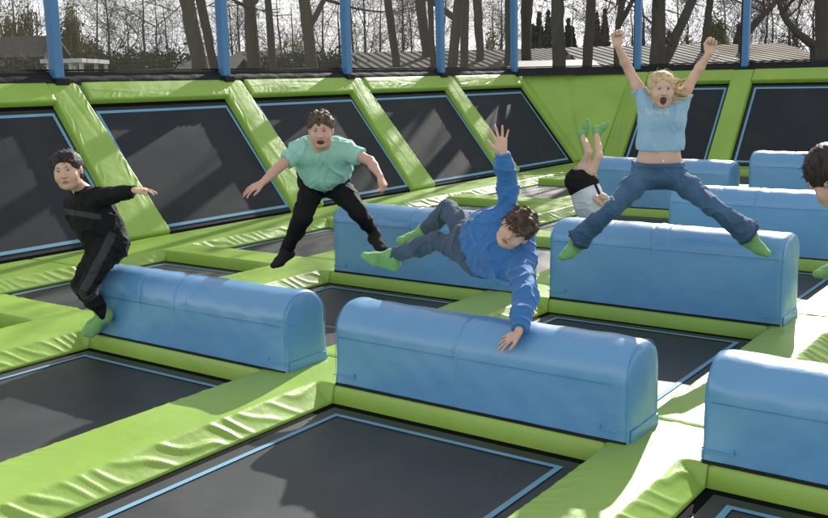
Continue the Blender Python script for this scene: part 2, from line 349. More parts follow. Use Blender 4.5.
# left wall backing so that nothing shows through between parts
# corner panel (chamfer) between the two walls
def corner():
    ap=np.array([-4.77,12.58,0.0]); a=np.array([-6.03,12.55,1.57]); b=np.array([-4.40,13.86,1.57]); b0=np.array([-4.46,12.62,.02])
    n=28; V=[];F=[]
    cen=(ap+a+b)/3; nn=nrm(np.cross(b-ap,a-ap)); 
    if nn@(CAM-cen)<0: nn=-nn
    rows=[]
    for i in range(n+1):
        t=i/n; l=ap*(1-t)+a*t; r=b0*(1-t)+b*t; row=[]
        for j in range(n+1):
            s=j/n; p=l*(1-s)+r*s
            crease=-.035*math.exp(-((s-(.18+.25*t))/.03)**2)*(t>.0)-.02*math.exp(-((s-.88)/.02)**2)
            p=p+nn*(crease+.03*math.sin(PI*s)*math.sin(PI*t)+.006*math.sin(9*s+7*t)*math.sin(PI*s))
            row.append(len(V)); V.append(p)
        rows.append(row)
    for i in range(n):
        for j in range(n): F.append((rows[i][j],rows[i][j+1],rows[i+1][j+1],rows[i+1][j]))
    m=len(V); V2=[v-nn*.06 for v in V]
    mb=MB(); mb.add(V,F); 
    o=mb.build('corner_pad',M['green'],None,True,loc=ap); sm=o.modifiers.new('solid','SOLIDIFY'); sm.thickness=.06; sm.offset=-1
    tag(o,'large triangular green corner panel between left wall and back wall','corner pad')
corner()
# back wall
bdiv=[-4.25,-2.33,-.40,1.53,3.46,5.4]
bn=['right of the green corner panel','behind the jumping girl','above the rightmost tall block','at the right','far right']
for k in range(len(bdiv)-1):
    x0=bdiv[k]+.14;x1=bdiv[k+1]-.14
    trampoline(np.array([x0,YB0,0])-NB*.06+DB*.01,X,DB,NB,x1-x0,LB-.25,'slanted wall trampoline with blue outline, back wall, %s'%bn[k],ins=.10,group='slanted wall trampolines',w=.036)
    pad('top_pad',np.array([bdiv[k]+.18,YB0,0])+DB*(LB-.25)+NB*.025,X,DB,NB,bdiv[k+1]-bdiv[k]-.36,.25,(1,0,0,0),'narrow green padding atop back wall, %s'%bn[k],group='green padding along the wall tops',thick=.08,seed=460+k,wr=(.5,.3))
for k,c in enumerate(bdiv):
    pad('divider_pad',np.array([c-.2,YB0,0])+DB*.015+NB*.02,DB,X,NB,LB-.02,.38,(1,1,1,0),'slanted green padding bar on the back wall, %s'%(['beside the corner panel','right of the jumping girl','behind head at the right edge','at the right','far right','outermost'][k]),group='slanted green padding bars',seed=480+k,wr=(.3,.3))
# ------------------------------------------------------------------ vaulting blocks
def block(x0,x1,y0,h,seam,D,label,seed):
    t=empty('foam_block',((x0+x1)/2,y0+D/2,0),label,'foam block','blue foam blocks on the padding strips')
    L_=x1-x0; R=D/2; top=h-seam
    def ring_pts(n=18):
        P=[(0,0.0),(0,.05),(0,.12)]+[(0,seam*q) for q in (.55,.8)]+[(0,seam)]
        for i in range(1,n):
            a=PI*i/n; c=math.cos(a); s_=math.sin(a)
            P.append((R-R*np.sign(c)*abs(c)**.92, seam+top*s_**.92))
        P+=[(D,seam),(D,seam*.8),(D,seam*.55),(D,.12),(D,.05),(D,0.0)]
        return np.array(P)
    pr=ring_pts(); n=len(pr); xs=np.concatenate([[0,.004,.012,.026,.045,.07],np.sort(np.concatenate([np.linspace(.1,L_-.1,int(L_/.022))]+[np.linspace(-.02,.02,9)*1.0+L_*c for c in (.46,.52,.27)])),[L_-.07,L_-.045,L_-.026,L_-.012,L_-.004,L_]])
    rn=np.random.default_rng(seed); ph=rn.uniform(0,6.28,6)
    cen=np.array([R,h*.45]); V=[]
    nx=len(xs)
    for x in xs:
        e=min(x,L_-x); ins=.022*(1-math.sqrt(max(0,1-max(0,1-e/.045)**2)))
        for j,(yy,zz) in enumerate(pr):
            d=np.array([yy,zz])-cen; dn=nrm(d)
            p=np.array([yy,zz])-dn*ins*(1 if zz>.02 else .2)
            # sewn seam groove along the shoulder and gathers at the ends
            g=-.003*math.exp(-((zz-seam)/.010)**2)
            fold=.0035*math.sin(zz*60+8*math.sin(x*3)+ph[0])*math.exp(-((e-.05)/.06)**2)
            fold+=.004*math.sin((zz*14+x*9)+ph[1])*math.exp(-(e/.35)**2)*.6
            # dents across the top
            for q,c in enumerate((.46,.52,.27)):
                if zz>seam*.9: fold-=.007*(1,.2,.35)[q]*math.exp(-((x-L_*c-.012*math.sin(zz*24+ph[2]))/.006)**2)-.004*(1,.5,.4)[q]*math.exp(-((x-L_*c-.012*math.sin(zz*24+ph[2])-.02)/.014)**2)
            fold+=.0025*math.sin(x*6+ph[3])*math.sin(zz*9+ph[4])+.0015*math.sin(x*31+4*math.sin(zz*11+ph[5]))
            p=p+dn*(g+fold)
            V.append((x0+x,y0+p[0],max(.0,p[1]) if zz>0 else 0.0))
    F=[]
    for i in range(nx-1):
        for j in range(n-1): F.append((i*n+j,(i+1)*n+j,(i+1)*n+j+1,i*n+j+1))
    # end caps as slightly bulging grids (columns across the profile)
    def cap(base,xe,sgn):
        half=n//2; cols=6
        prev=None
        m=n
        rows=[]
        for j in range(m//2+1):
            a=base+j; b=base+m-1-j
            if a==b: rows.append([a]*(cols+1)); continue
            row=[a]
            for c in range(1,cols):
                s=c/cols; pa=np.array(V[a]);pb=np.array(V[b]); p=pa*(1-s)+pb*s
                p[0]=xe+sgn*(.010*math.sin(PI*s)*min(1,p[2]/.1)*math.sin(PI*min(1,max(0,p[2]/h)))**.5 + .002*math.sin(p[1]*50+p[2]*20))
                row.append(len(V)); V.append(tuple(p))
            row.append(b); rows.append(row)
        for j in range(len(rows)-1):
            for c in range(cols):
                q=(rows[j][c],rows[j+1][c],rows[j+1][c+1],rows[j][c+1])
                if sgn>0: q=q[::-1]
                q2=[]
                for z_ in q:
                    if z_ not in q2: q2.append(z_)
                if len(q2)>2: F.append(tuple(q2))
    cap(0,x0,-1); cap((nx-1)*n,x1,1)
    mb=MB(); mb.add(V,F); o=mb.build('cover',M['blue'],t,True)
    # piping on both ends
    for xe in (x0+.007,x1-.007):
        mp=MB(); mp.tube([(xe,y0+p[0]*.992+D*.004,max(.004,p[1]*.992)) for p in pr],.0013,6); mp.build('piping',M['blue_seam'],t,True)
    # stitched shoulder seam front and round the ends
    ms=MB(); ms.tube([(x0+.03,y0+.0005,seam),(x1-.03,y0+.0005,seam)],.0016,5); ms.tube([(x1+.001,y0+.03,seam),(x1+.0085,y0+D*.5,seam),(x1+.001,y0+D-.03,seam)],.0018,5); ms.tube([(x0-.001,y0+.03,seam),(x0-.0085,y0+D*.5,seam),(x0-.001,y0+D-.03,seam)],.0018,5)
    ms.build('seam',M['blue_seam'],t,True)
    # fastening flap low on the ends with zip ends
    for xe,sg in ((x0,-1),(x1,1)):
        mf=MB(); mf.box((xe+sg*.006,y0+D/2,.028),(.010,D-.05,.050)); mf.box((xe-sg*.06,y0-.004,.052),(.14,.008,.004)); mf.box((xe-sg*.125,y0-.006,.062),(.008,.006,.026))
        mf.build('flap',M['blue'],t,False,bevel=.003)
    ml=MB(); ml.box(((x0+x1)/2,y0+D/2,.004),(L_-.01,D+.012,.014)); ml.build('base_welt',M['black'],t)
    return t
SH=(.415,.25,.335);TH=(.545,.405,.36)
block(-1.96,-.335,.02,*SH,'low blue foam block beside the boy in black',1)
block(.005,1.592,.02,*SH,'low blue foam block in the front middle with the boy in blue leaning on it',2)
block(1.905,3.56,.02,*SH,'low blue foam block cut off by the right edge of the picture, nearest the viewer',3)
block(-1.96,-.29,2.32,*TH,'tall blue foam block behind the boy in blue, below the mint shirt boy',4)
block(.0,1.572,2.32,*TH,'tall blue foam block below the jumping girl, spanning her feet',5)
block(-.06,1.55,4.65,*TH,'tall blue foam block directly behind the one below the jumping girl',6)
block(-1.94,-.29,7.0,.565,.42,.36,'blue foam block behind the waist of the jumping girl',7)
block(-.09,1.55,7.0,.68,.52,.36,'tallest blue foam block at the right, beside the head at the edge',8)
# ------------------------------------------------------------------ posts and nets
def post(p,label,w=.13,h=3.6,black=True):
    t=empty('net_post',p,label,'post','blue padded net posts')
    mb=MB(); mb.box((p[0],p[1],p[2]+h/2),(w*.9,w*.9,h)); mb.build('post_padding',M['postblue'],t,False,bevel=.02)
    mb=MB(); mb.box((p[0]-.075,p[1]+.03,p[2]+h/2-.02),(.05,.05,h)); mb.build('steel_tube',M['black'],t,False,bevel=.01)
    mb=MB(); mb.box((p[0]-.01,p[1]+.02,p[2]-.03),(.17,.17,.07)); mb.build('foot_plate',M['black'],t,False,bevel=.01)
PL=[(-6.06,.30,1.61),(-6.06,2.72,1.61),(-6.06,5.12,1.61),(-6.06,7.52,1.61),(-6.06,9.93,1.61),(-6.08,12.36,1.61)]
PLn=['outside the left edge','leftmost in the picture, above the boy in black','second from the left, above the left wall','third from the left, above the mint shirt boy','fourth from the left, above the left wall','at the far corner of the left wall']
for p,l in zip(PL,PLn): post(p,'blue padded net post %s'%l)
PBk=[(-4.33,13.92,1.61),(-2.34,13.92,1.61),(-.40,13.92,1.61),(1.53,13.92,1.61)]
for p,l in zip(PBk,['beside the raised fist of the girl at the left','right of the girl on the back wall','right of the picture on the back wall','far right on the back wall']): post(p,'blue net post %s'%l)
def netpanel(a,b,label,m):
    a=np.array(a,float);b=np.array(b,float); t=empty('safety_net',(a+b)/2,label,'safety net','dark safety nets above the walls')
    d=nrm(b-a); nn=nrm(np.cross(d,Z))
    # net cloth hangs with a slight belly
    na=20;nz=24; L_=np.linalg.norm(b-a); u=np.linspace(0,L_,na); z=np.linspace(0,3.5,nz); U,Q=np.meshgrid(u,z,indexing='ij')
    H=.015*np.sin(PI*U/L_)+.004*np.sin(U*7+Q*2)
    P=a+U[...,None]*d+Q[...,None]*Z+H[...,None]*nn
    idx=np.arange(na*nz).reshape(na,nz);F=np.stack([idx[:-1,:-1],idx[1:,:-1],idx[1:,1:],idx[:-1,1:]],-1).reshape(-1,4)
    link('net_cloth',fast_mesh('net_cloth',P.reshape(-1,3),F),m,t,True)
    # black tarp band at the foot
    mb=MB(); n=60; V=[];F=[]
    for i in range(n+1):
        s=i/n; p=a+d*L_*s
        for j,(o_,h_) in enumerate(((.10,-.06),(.085,-.01),(.05,.03),(.02,.06),(.0,.085))):
            w=.0018*math.sin(s*37+j*1.3)+.001*math.sin(s*83+j*2.1)
            side=nn if nn@(CAM-a)>0 else -nn
            V.append(p+side*(o_+w)+Z*(h_+w*.5))
    for i in range(n):
        for j in range(4): F.append((i*5+j,i*5+j+1,(i+1)*5+j+1,(i+1)*5+j))
    mb.add(V,F); mb.build('tarp_band',M['black'],t,True)
    mb=MB(); mb.tube([a+Z*.10,b+Z*.10],.012,6); mb.tube([a+Z*.02-nn*0,b+Z*.02],.03,8); mb.build('edge_rope',M['black'],t,True)
    return t
nl=['at the left edge of the picture','between the first and second posts','between the second and third posts','between the third and fourth posts','between the fourth and fifth posts']
for k in range(5): netpanel((PL[k][0]-.06,PL[k][1],1.60),(PL[k+1][0]-.06,PL[k+1][1],1.60),'fine dark safety net above the left wall, %s'%nl[k],M['netL'])
netpanel((-6.14,12.36,1.60),(-4.33,13.99,1.60),'fine dark safety net above the green corner panel',M['netB'])
for k,l in enumerate(['behind the raised arms of the girl','at the right edge of the picture','far right']): netpanel((PBk[k][0],13.99,1.60),(PBk[k+1][0],13.99,1.60),'fine dark safety net above the back wall, %s'%l,M['netB'])
# ------------------------------------------------------------------ ground
GZ=-1.0
mb=MB(); mb.add([(-400,-100,GZ),(300,-100,GZ),(300,600,GZ),(-400,600,GZ)],[(0,1,2,3)]); tag(mb.build('ground',M['ground']),kind='structure')
# ------------------------------------------------------------------ trees
def seg_mesh(name,S,n=4):
    """S: list of (p0,p1,r0,r1) -> prisms"""
    A=np.array([s[0] for s in S]);B=np.array([s[1] for s in S]);ra=np.array([s[2] for s in S]);rb=np.array([s[3] for s in S])
    t=B-A; t/=np.maximum(np.linalg.norm(t,axis=1,keepdims=True),1e-9)
    up=np.where(np.abs(t[:,2:3])<.9,np.array([[0,0,1.]]),np.array([[1.,0,0]])); a=np.cross(t,up); a/=np.linalg.norm(a,axis=1,keepdims=True); b=np.cross(t,a)
    V=[]
    for P,r in ((A,ra),(B,rb)):
        for k in range(n): V.append(P+r[:,None]*(math.cos(2*PI*k/n)*a+math.sin(2*PI*k/n)*b))
    V=np.stack(V,1); m=len(S); base=(np.arange(m)*2*n)[:,None]
    F=[]
    for k in range(n): F.append(np.stack([base[:,0]+k,base[:,0]+(k+1)%n,base[:,0]+n+(k+1)%n,base[:,0]+n+k],-1))
    return fast_mesh(name,V.reshape(-1,3),np.concatenate(F))
def branch(S,p,d,L,r,lev,rnd,minr,up=.25,wig=.22,nb=(3,5)):
    n=max(3,int(L/.45)); q=np.array(p,float); d=nrm(d)
    for i in range(n):
        d=nrm(d+np.array([rnd.gauss(0,wig),rnd.gauss(0,wig),rnd.gauss(0,wig)+up*.12])); q2=q+d*L/n
        ra=r*(1-.7*i/n); rb=r*(1-.7*(i+1)/n)
        S.append((q,q2,max(ra,minr),max(rb,minr)))
        if lev>0 and i>0:
            for _ in range(rnd.randint(*nb) if i%2 else 1):
                dd=nrm(d*.8+np.array([rnd.gauss(0,.8),rnd.gauss(0,.8),rnd.gauss(.15,.5)]))
                branch(S,q2,dd,L*rnd.uniform(.35,.6),rb*.55,lev-1,rnd,minr,up,wig,nb)
        q=q2
def trunk_tree(name,pts,rad,label,seed,limbs=(),mt='bark',crown=True,nlimb=5,group='bare tree trunks behind the nets',minr=.012,lev=2):
    """big trunk through world points, limbs and twigs"""
    rnd=random.Random(seed); pts=[np.array(p,float) for p in pts]
    b=np.array([pts[0][0],pts[0][1],GZ]); t=empty(name,b,label,'tree',group)
    P=[];Rr=[]
    full=[b]+pts
    rads=[rad[0]*1.25]+list(rad)
    for i in range(len(full)-1):
        m=7
        for k in range(m):
            s=k/m; P.append(full[i]*(1-s)+full[i+1]*s+np.array([rnd.gauss(0,.008),rnd.gauss(0,.008),0])*min(1,i+1)); Rr.append((rads[i]*(1-s)+rads[i+1]*s)*(1+rnd.uniform(-.03,.03)))
    P.append(full[-1]);Rr.append(rads[-1])
    mb=MB(); mb.tube(P,Rr,14,jit=.05,rnd=rnd); mb.build('trunk',M[mt],t,True)
    S=[]
    for (p,d,L,r) in limbs: branch(S,p,d,L,r,2,rnd,minr,.35,.16,(1,2))
    if crown:
        top=full[-1]
        for k in range(nlimb):
            s=rnd.uniform(.62,1); i=int(s*(len(P)-1)); a=rnd.uniform(0,2*PI)
            branch(S,P[i],(math.cos(a),math.sin(a),rnd.uniform(.5,1.3)),rnd.uniform(2.2,3.8),Rr[i]*.35,lev,rnd,minr,.3,.18,(1,2))
    if S: link('crown',seg_mesh('crown',S,4),M['twig'],t,False)
    return t
def TT(x0,y0,w0,x1,y1,w1,d,label,seed,extra=3.0,limbs=(),**k):
    """trunk seen from (x0,y0) width w0 px up to (x1,y1) width w1"""
    a=W(x0,y0,d);b=W(x1,y1,d+random.uniform(-.4,.4)); c=b+(b-a)*extra*.5+np.array([0,0,.8])
    return trunk_tree('tree',[a,b,c],[w0*d/FOC/2,w1*d/FOC/2,w1*d/FOC/2*.6],label,seed,limbs=limbs,**k)
G2='bare trees with thick trunks close behind the nets'
TT(201,71,16,186,0,14,24,'thick crooked leaning trunk left of the second blue post',1,group=G2)
TT(215,71,9,200,0,9,24.6,'slim trunk leaning beside the thick crooked trunk',2,group=G2)
TT(254,66,14,249,0,12,26,'straight trunk just right of the second blue post',3,group=G2)
TT(273,66,8,268,0,7,29,'thin trunk right of the straight one behind the mesh',4,group=G2)
TT(312,68,12,304,0,12,25,'trunk forking near the top, left of the third blue post',5,group=G2,limbs=[(W(308,30,25),nrm(W(316,0,25)-W(308,30,25)),4,.10)])
TT(397,68,8,388,0,8,28,'slim leaning trunk between third and fourth posts',6,group=G2)
TT(426,49,9,420,0,11,33,'trunk rising behind the grey roof, left of the fourth post',7,group=G2)
TT(433,66,6,430,0,6,31,'narrow trunk hugging the fourth blue post',8,group=G2)
TT(452,68,10,459,0,10,25,'left one of the close trunk pair right of fourth post',9,group=G2,limbs=[(W(457,20,25),nrm(W(440,8,25)-W(457,20,25)),3.2,.09)])
TT(464,68,8,465,0,9,25.5,'right one of the close trunk pair right of fourth post',10,group=G2)
TT(480,49,8,477,0,9,32,'trunk with drooping twigs standing behind the grey roof',11,group=G2)
TT(507,62,6,508,0,6,26,'narrow trunk hugging the fifth blue post',12,group=G2)
TT(526,48,10,527,0,12,34,'trunk rising behind the corrugated roof right of fifth post',13,group=G2)
TT(559,73,14,557,0,13,22,'stout trunk standing in front of the corrugated roof',14,group=G2,nlimb=4)
TT(587,71,10,591,0,9,23,'trunk left of the raised left fist of the girl',15,group=G2,nlimb=4)
TT(617,35,6,622,0,7,27,'thin leaning trunk behind the raised left fist',16,group=G2,limbs=[(W(618,26,27),nrm(W(634,8,27)-W(618,26,27)),3.4,.09)],nlimb=3)
TT(657,68,16,659,0,13,21,'thick dark trunk right behind the head of the girl',17,group=G2,nlimb=4)
TT(664,63,11,692,0,9,21.3,'leaning trunk slanting up right from the thick dark trunk',18,group=G2,nlimb=4,limbs=[(W(672,45,21),nrm(W(650,0,21)-W(672,45,21)),2,.03)])
TT(705,42,8,710,0,7,30,'dark trunk behind the raised right fist of the girl',19,group=G2)
TT(823,68,14,822,0,15,20,'very thick trunk at the right edge of the picture',20,group=G2,nlimb=3)
trunk_tree('tree',[W(742,40,30),W(756,22,30),W(770,8,30),W(792,-14,30)],[.11,.10,.08,.06],'crooked branching tree right of the rightmost blue post',21,group=G2,nlimb=9)
trunk_tree('tree',[W(815,46,26),W(797,33,26),W(784,17,26),W(776,-6,26)],[.12,.10,.08,.06],'crooked tree leaning left beside the very thick trunk',22,group=G2,nlimb=9)
# fine bare trees further back
def bare(x,ytop,d,label,seed,mt='twig',wide=.45,dens=9,stem=.11):
    rnd=random.Random(seed); b=W(x,80,d); b[2]=GZ; top=W(x,ytop,d)[2]; H=top-GZ
    t=empty('bare_tree',b,label,'tree','fine bare trees in the distance')
    S=[]; q=b.copy(); n=9
    for i in range(n):
        q2=q+np.array([rnd.gauss(0,.05),rnd.gauss(0,.05),H/n]); r0=stem*(1-i/n*.85); S.append((q,q2,r0,stem*(1-(i+1)/n*.85)))
        q=q2
    mb=[s for s in S]; link('trunk',seg_mesh('trunk',mb,6),M['bark'],t,True)
    C=[]
    for k in range(dens):
        s=rnd.uniform(.22,1); p=b+np.array([0,0,H*s]); a=rnd.uniform(0,2*PI)
        branch(C,p,(math.cos(a)*.8,math.sin(a)*.8,.9),H*wide*(1.15-s*.75),stem*.45*(1.1-s),2,rnd,.0065*d/40,.5,.2,(1,3))
    rg=np.random.default_rng(seed); pts=np.array([s_[1] for s_ in C]); m=700; i_=rg.integers(0,len(pts),m); p=pts[i_]+rg.normal(size=(m,3))*.25; dd=rg.normal(size=(m,3))*np.array([1,1,.8])+np.array([0,0,.7]); dd/=np.linalg.norm(dd,axis=1,keepdims=True); l=rg.uniform(.25,.8,m)
    C+=[(p[q],p[q]+dd[q]*l[q],.006*d/40,.003*d/40) for q in range(m)]
    link('crown',seg_mesh('crown',C,3),M[mt],t,False)
rr=random.Random(5)
spec=[(98,-14,48),(112,-20,42),(128,4,55),(143,-25,44),(160,-6,52),(172,8,46),(232,4,50),(240,-12,44),(284,-5,46),(296,6,52),(326,-12,48),(336,4,42),(357,-14,46),(368,-30,43),(380,-6,50),(405,-14,45),(412,2,52),(443,-8,50),(492,2,52),(500,-10,48),(540,8,60),(576,0,58),(606,-5,52),(630,5,56),(645,-12,50),(676,-10,48),(684,8,54),(724,-14,50),(736,0,46),(762,-12,44),(774,-2,50),(786,-20,46),(799,-6,52),(810,-14,42),(20,-16,44),(34,-4,48),(748,8,54)]
for i,(x,y,d) in enumerate(spec):
    where=('left of the first post' if x<48 else 'between first and second posts' if x<223 else 'between second and third posts' if x<345 else 'between third and fourth posts' if x<440 else 'between fourth and fifth posts' if x<515 else 'between fifth and sixth posts' if x<637 else 'between sixth and seventh posts' if x<745 else 'right of the seventh post')
    bare(x,y,d,'fine bare distant tree %s'%where,60+i,wide=rr.uniform(.38,.55),dens=rr.randint(7,11))
# leaf clouds for willows, bushes and spruces
def leafcloud(P,size,rnd,ln=1.0):
    n=len(P); r=np.random.default_rng(rnd)
    a=r.normal(size=(n,3)); a/=np.linalg.norm(a,axis=1,keepdims=True); b=np.cross(a,r.normal(size=(n,3))); b/=np.linalg.norm(b,axis=1,keepdims=True)
    s=(size*r.uniform(.5,1.4,size=n))[:,None]
    V=np.stack([P-a*s*ln-b*s*.3,P+a*s*ln-b*s*.3,P+a*s*ln*.9+b*s*.5,P-a*s*.8*ln+b*s*.5],1).reshape(-1,3)
    return V,np.arange(4*n).reshape(n,4)
def bush(name,x,ytop,wpx,d,mt,label,seed,n=2600,droop=False,cat='bush',ybase=78):
    r=np.random.default_rng(seed); b=W(x,ybase,d); top=W(x,ytop,d)[2]; b[2]=GZ; H=top-GZ; R=wpx*d/FOC/2
    t=empty(name,b,label,cat,'bushes and leafing trees beyond the walls')
    S=[]; rnd=random.Random(seed)
    for k in range(26):
        a=rnd.uniform(0,2*PI); e=rnd.uniform(.1,.9)
        p1=b+np.array([math.cos(a)*R*e*.5,math.sin(a)*R*e*.5,H*rnd.uniform(.45,.75)]); p2=p1+np.array([math.cos(a)*R*.45,math.sin(a)*R*.45,H*rnd.uniform(.05,.25)])
        S.append((b+np.array([rnd.gauss(0,.2),rnd.gauss(0,.2),0]),p1,.05,.03)); S.append((p1,p2,.03,.012))
    link('trunk',seg_mesh('trunk',S,4),M['bark'],t,False)
    # clumps
    cl=r.normal(size=(34,3)); cl/=np.linalg.norm(cl,axis=1,keepdims=True); cl*=r.uniform(.35,1,size=(34,1))**.6
    cc=b+np.array([0,0,H*.56])+cl*np.array([R*.85,R*.85,H*.42])
    k=r.integers(0,34,n); P=cc[k]+r.normal(size=(n,3))*np.array([R,R,H*.5])*.14
    if droop:
        m=900; k=r.integers(0,34,m); p=cc[k]+r.normal(size=(m,3))*R*.18; l=r.uniform(.5,1.6,m)
        S2=[(p[i],p[i]+np.array([r.normal()*.06,r.normal()*.06,-l[i]]),.016,.010) for i in range(m)]
        me=seg_mesh('crown',S2,3); link('crown',me,M[mt],t,False)
    V,F=leafcloud(P,.055*d/35,seed); link('foliage',fast_mesh('foliage',V,F),M[mt],t,False)
bush('willow_tree',20,-4,60,36,'willow','drooping olive willow left of the first blue post',1,2600,True,'tree')
bush('willow_tree',72,2,40,38,'willow','drooping olive willow right of the first blue post',2,2600,True,'tree')
bush('willow_tree',94,30,26,44,'willow','smaller olive bush beside the white carport',3,1500,True,'tree')
bush('bush',715,12,30,34,'leafy','yellow green leafing bush between sixth and seventh posts',4,1500,True)
bush('bush',494,28,22,44,'leafy','pale green leafing bush left of the fifth blue post',5,1300)
bush('bush',290,38,30,42,'willow','olive bush behind the mesh between second and third posts',6,1400)
bush('bush',690,26,26,46,'willow','olive bush behind the corrugated roof',7,1200)
bush('bush',787,30,34,40,'hedge','dark bush right of the rightmost blue post',8,1500)
def hedge(x0,x1,yt,d,label,seed,mt='hedge'):
    r=np.random.default_rng(seed); a=W(x0,80,d);b=W(x1,80,d); top=W((x0+x1)/2,yt,d)[2]; n=5200
    t=empty('hedge',((a+b)/2)*np.array([1,1,0])+Z*GZ,label,'hedge')
    s=r.uniform(0,1,n); P=a*(1-s[:,None])+b*s[:,None]; P[:,2]=GZ+(top-GZ)*r.uniform(.3,1,n)**.6+.12*np.sin(s*40)+.1*r.normal(size=n); P[:,:2]+=r.normal(size=(n,2))*.35
    V,F=leafcloud(P,.075,seed); link('foliage',fast_mesh('foliage',V,F),M[mt],t,False)
    mb=MB(); dd=nrm(b-a); mb.hexa([a*np.array([1,1,0])+Z*GZ+q for q in (0,)] and [np.array([*(a[:2]),GZ]),np.array([*(b[:2]),GZ]),np.array([*(b[:2]+.6*np.array([-dd[1],dd[0]])),GZ]),np.array([*(a[:2]+.6*np.array([-dd[1],dd[0]])),GZ]),np.array([*(a[:2]),top-.35]),np.array([*(b[:2]),top-.35]),np.array([*(b[:2]+.6*np.array([-dd[1],dd[0]])),top-.35]),np.array([*(a[:2]+.6*np.array([-dd[1],dd[0]])),top-.35])]); mb.build('branches',M['twig'],t)
hedge(84,182,56,30,'long brownish green hedge between the first and second posts',11)
hedge(262,345,58,32,'low dark hedge between the second and third posts',12)
hedge(-20,46,66,27,'low hedge in front of the brown roofed house',13)
def spruce(x,ytop,d,wpx,label,seed):
    r=np.random.default_rng(seed); b=W(x,80,d); top=W(x,ytop,d)[2]; b[2]=GZ; H=top-GZ; R=wpx*d/FOC*1.7
    t=empty('spruce_tree',b,label,'tree','dark spruces in the distance')
    link('trunk',seg_mesh('trunk',[(b,b+Z*H,.16,.02)],6),M['bark'],t)
    n=6500; s=r.uniform(0,1,n)**.75; whorl=np.round(s*16)/16+r.normal(size=n)*.012; a=r.integers(0,9,n)*2*PI/9+whorl*40+r.normal(size=n)*.18
    rr_=R*(1-whorl)*r.uniform(0,1,n)**.45; P=np.stack([b[0]+rr_*np.cos(a),b[1]+rr_*np.sin(a),GZ+H*whorl-rr_*.35],-1)
    V,F=leafcloud(P,.06*d/60,seed,2.0); link('crown',fast_mesh('crown',V,F),M['spruce'],t,False)
for i,(x,y,d,w_,l) in enumerate([(539,16,70,16,'spruce tallest just right of the fifth post'),(548,14,74,13,'second spruce right of the fifth post'),(568,22,66,20,'spruce right of the stout trunk'),(572,30,60,16,'lower spruce right of the stout trunk'),(596,16,72,14,'spruce left of the raised left fist'),(604,12,75,10,'slim spruce beside the raised left fist'),(668,34,60,16,'spruce behind the leaning trunk'),(639,28,68,14,'spruce behind the sixth post'),(533,28,64,14,'low spruce beside the fifth post'),(737,28,58,20,'spruce left of the seventh post')]): spruce(x,y,d,w_,'dark distant '+l,300+i)
# ------------------------------------------------------------------ low buildings behind
def house(name,xl,xr,yr,ye,d,dep,roofm,wallm,label,overh=.3,gable=False,group='low buildings behind the nets'):
    """low building; ridge seen at photo y=yr, eave at ye, spanning xl..xr at depth d; roof slopes towards the court"""
    a=W(xl,ye,d);b=W(xr,ye,d); ez=(a[2]+b[2])/2; dirn=b-a; dirn[2]=0; Lh=np.linalg.norm(dirn); dirn/=Lh; back=np.array([-dirn[1],dirn[0],0])
    if back@CF<0: back=-back
    rz=(W((xl+xr)/2,yr,d+dep)[2]); a=np.array([a[0],a[1],0]); 
    t=empty(name,a+dirn*Lh/2+back*dep/2+Z*GZ,label,'building',group)
    mb=MB(); w0=a+back*overh
    def c(p,z): return np.array([p[0],p[1],z])
    q=[w0,w0+dirn*Lh,w0+dirn*Lh+back*(2*dep-2*overh),w0+back*(2*dep-2*overh)]
    mb.hexa([c(p,GZ) for p in q]+[c(p,ez-.06) for p in q])
    if gable:
        for e in (0,Lh):
            p0=w0+dirn*e; p1=p0+back*(2*dep-2*overh); pm=(p0+p1)/2
            mb.add([c(p0,ez-.06),c(p1,ez-.06),c(pm,rz-.1),c(p0+dirn*(.05 if e==0 else -.05),ez-.06),c(p1+dirn*(.05 if e==0 else -.05),ez-.06),c(pm+dirn*(.05 if e==0 else -.05),rz-.1)],[(0,1,2),(5,4,3),(0,2,5,3),(1,4,5,2)])
    mb.build('wall',wallm,t)
    mr_=MB(); e=.25
    for s0,s1 in ((0,dep),(2*dep,dep)):
        p=[a-dirn*e+back*s0,a+dirn*(Lh+e)+back*s0,a+dirn*(Lh+e)+back*s1,a-dirn*e+back*s1]; zz=[ez,ez,rz,rz]
        mr_.hexa([c(p[i],zz[i]-.10) for i in range(4)]+[c(p[i],zz[i]) for i in range(4)])
    ro=mr_.build('roof',roofm,t)
    mg=MB(); mg.tube([c(a-dirn*e-back*.05,ez-.05),c(a+dirn*(Lh+e)-back*.05,ez-.05)],.06,8); mg.build('gutter',M['roofdark'],t,True)
    return t,dirn,back
ax=nrm(CR*np.array([1,1,0]))
M['palewhite']=mat('pale_sheet',(.28,.28,.27),.6,.2,2)
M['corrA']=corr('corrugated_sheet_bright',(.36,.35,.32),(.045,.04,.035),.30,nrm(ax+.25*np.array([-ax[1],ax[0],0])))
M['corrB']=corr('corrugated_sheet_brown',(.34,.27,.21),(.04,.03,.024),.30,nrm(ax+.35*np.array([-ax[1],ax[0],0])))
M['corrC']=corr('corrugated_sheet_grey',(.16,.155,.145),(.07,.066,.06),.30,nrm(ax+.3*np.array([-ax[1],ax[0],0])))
house('brown_roof_house',-140,36,38,58,30,1.3,M['roofbrown'],M['brick'],'brown roofed house at the left edge of the picture',gable=True)
house('grey_roof_shed',345,512,51,72,30,4.5,M['corrC'],M['wallg'],'long low shed with grey corrugated roof between third and fifth posts')
house('far_shed',518,600,48,63,40,5,M['corrC'],M['wallg'],'grey corrugated shed behind the stout trunk')
house('bright_roof_shed',598,744,45,68,27,5,M['corrA'],M['wallg'],'shed with bright striped corrugated roof behind the arms of the girl',gable=True)
house('brown_striped_shed',746,840,43,67,27,5,M['corrB'],M['wallg'],'shed with brown striped corrugated roof at the right edge')
house('plum_roof_hut',180,222,56,72,28,2.4,M['roofbrown'],M['brick'],'small brown tent shaped roof behind the thick crooked trunk',gable=True)
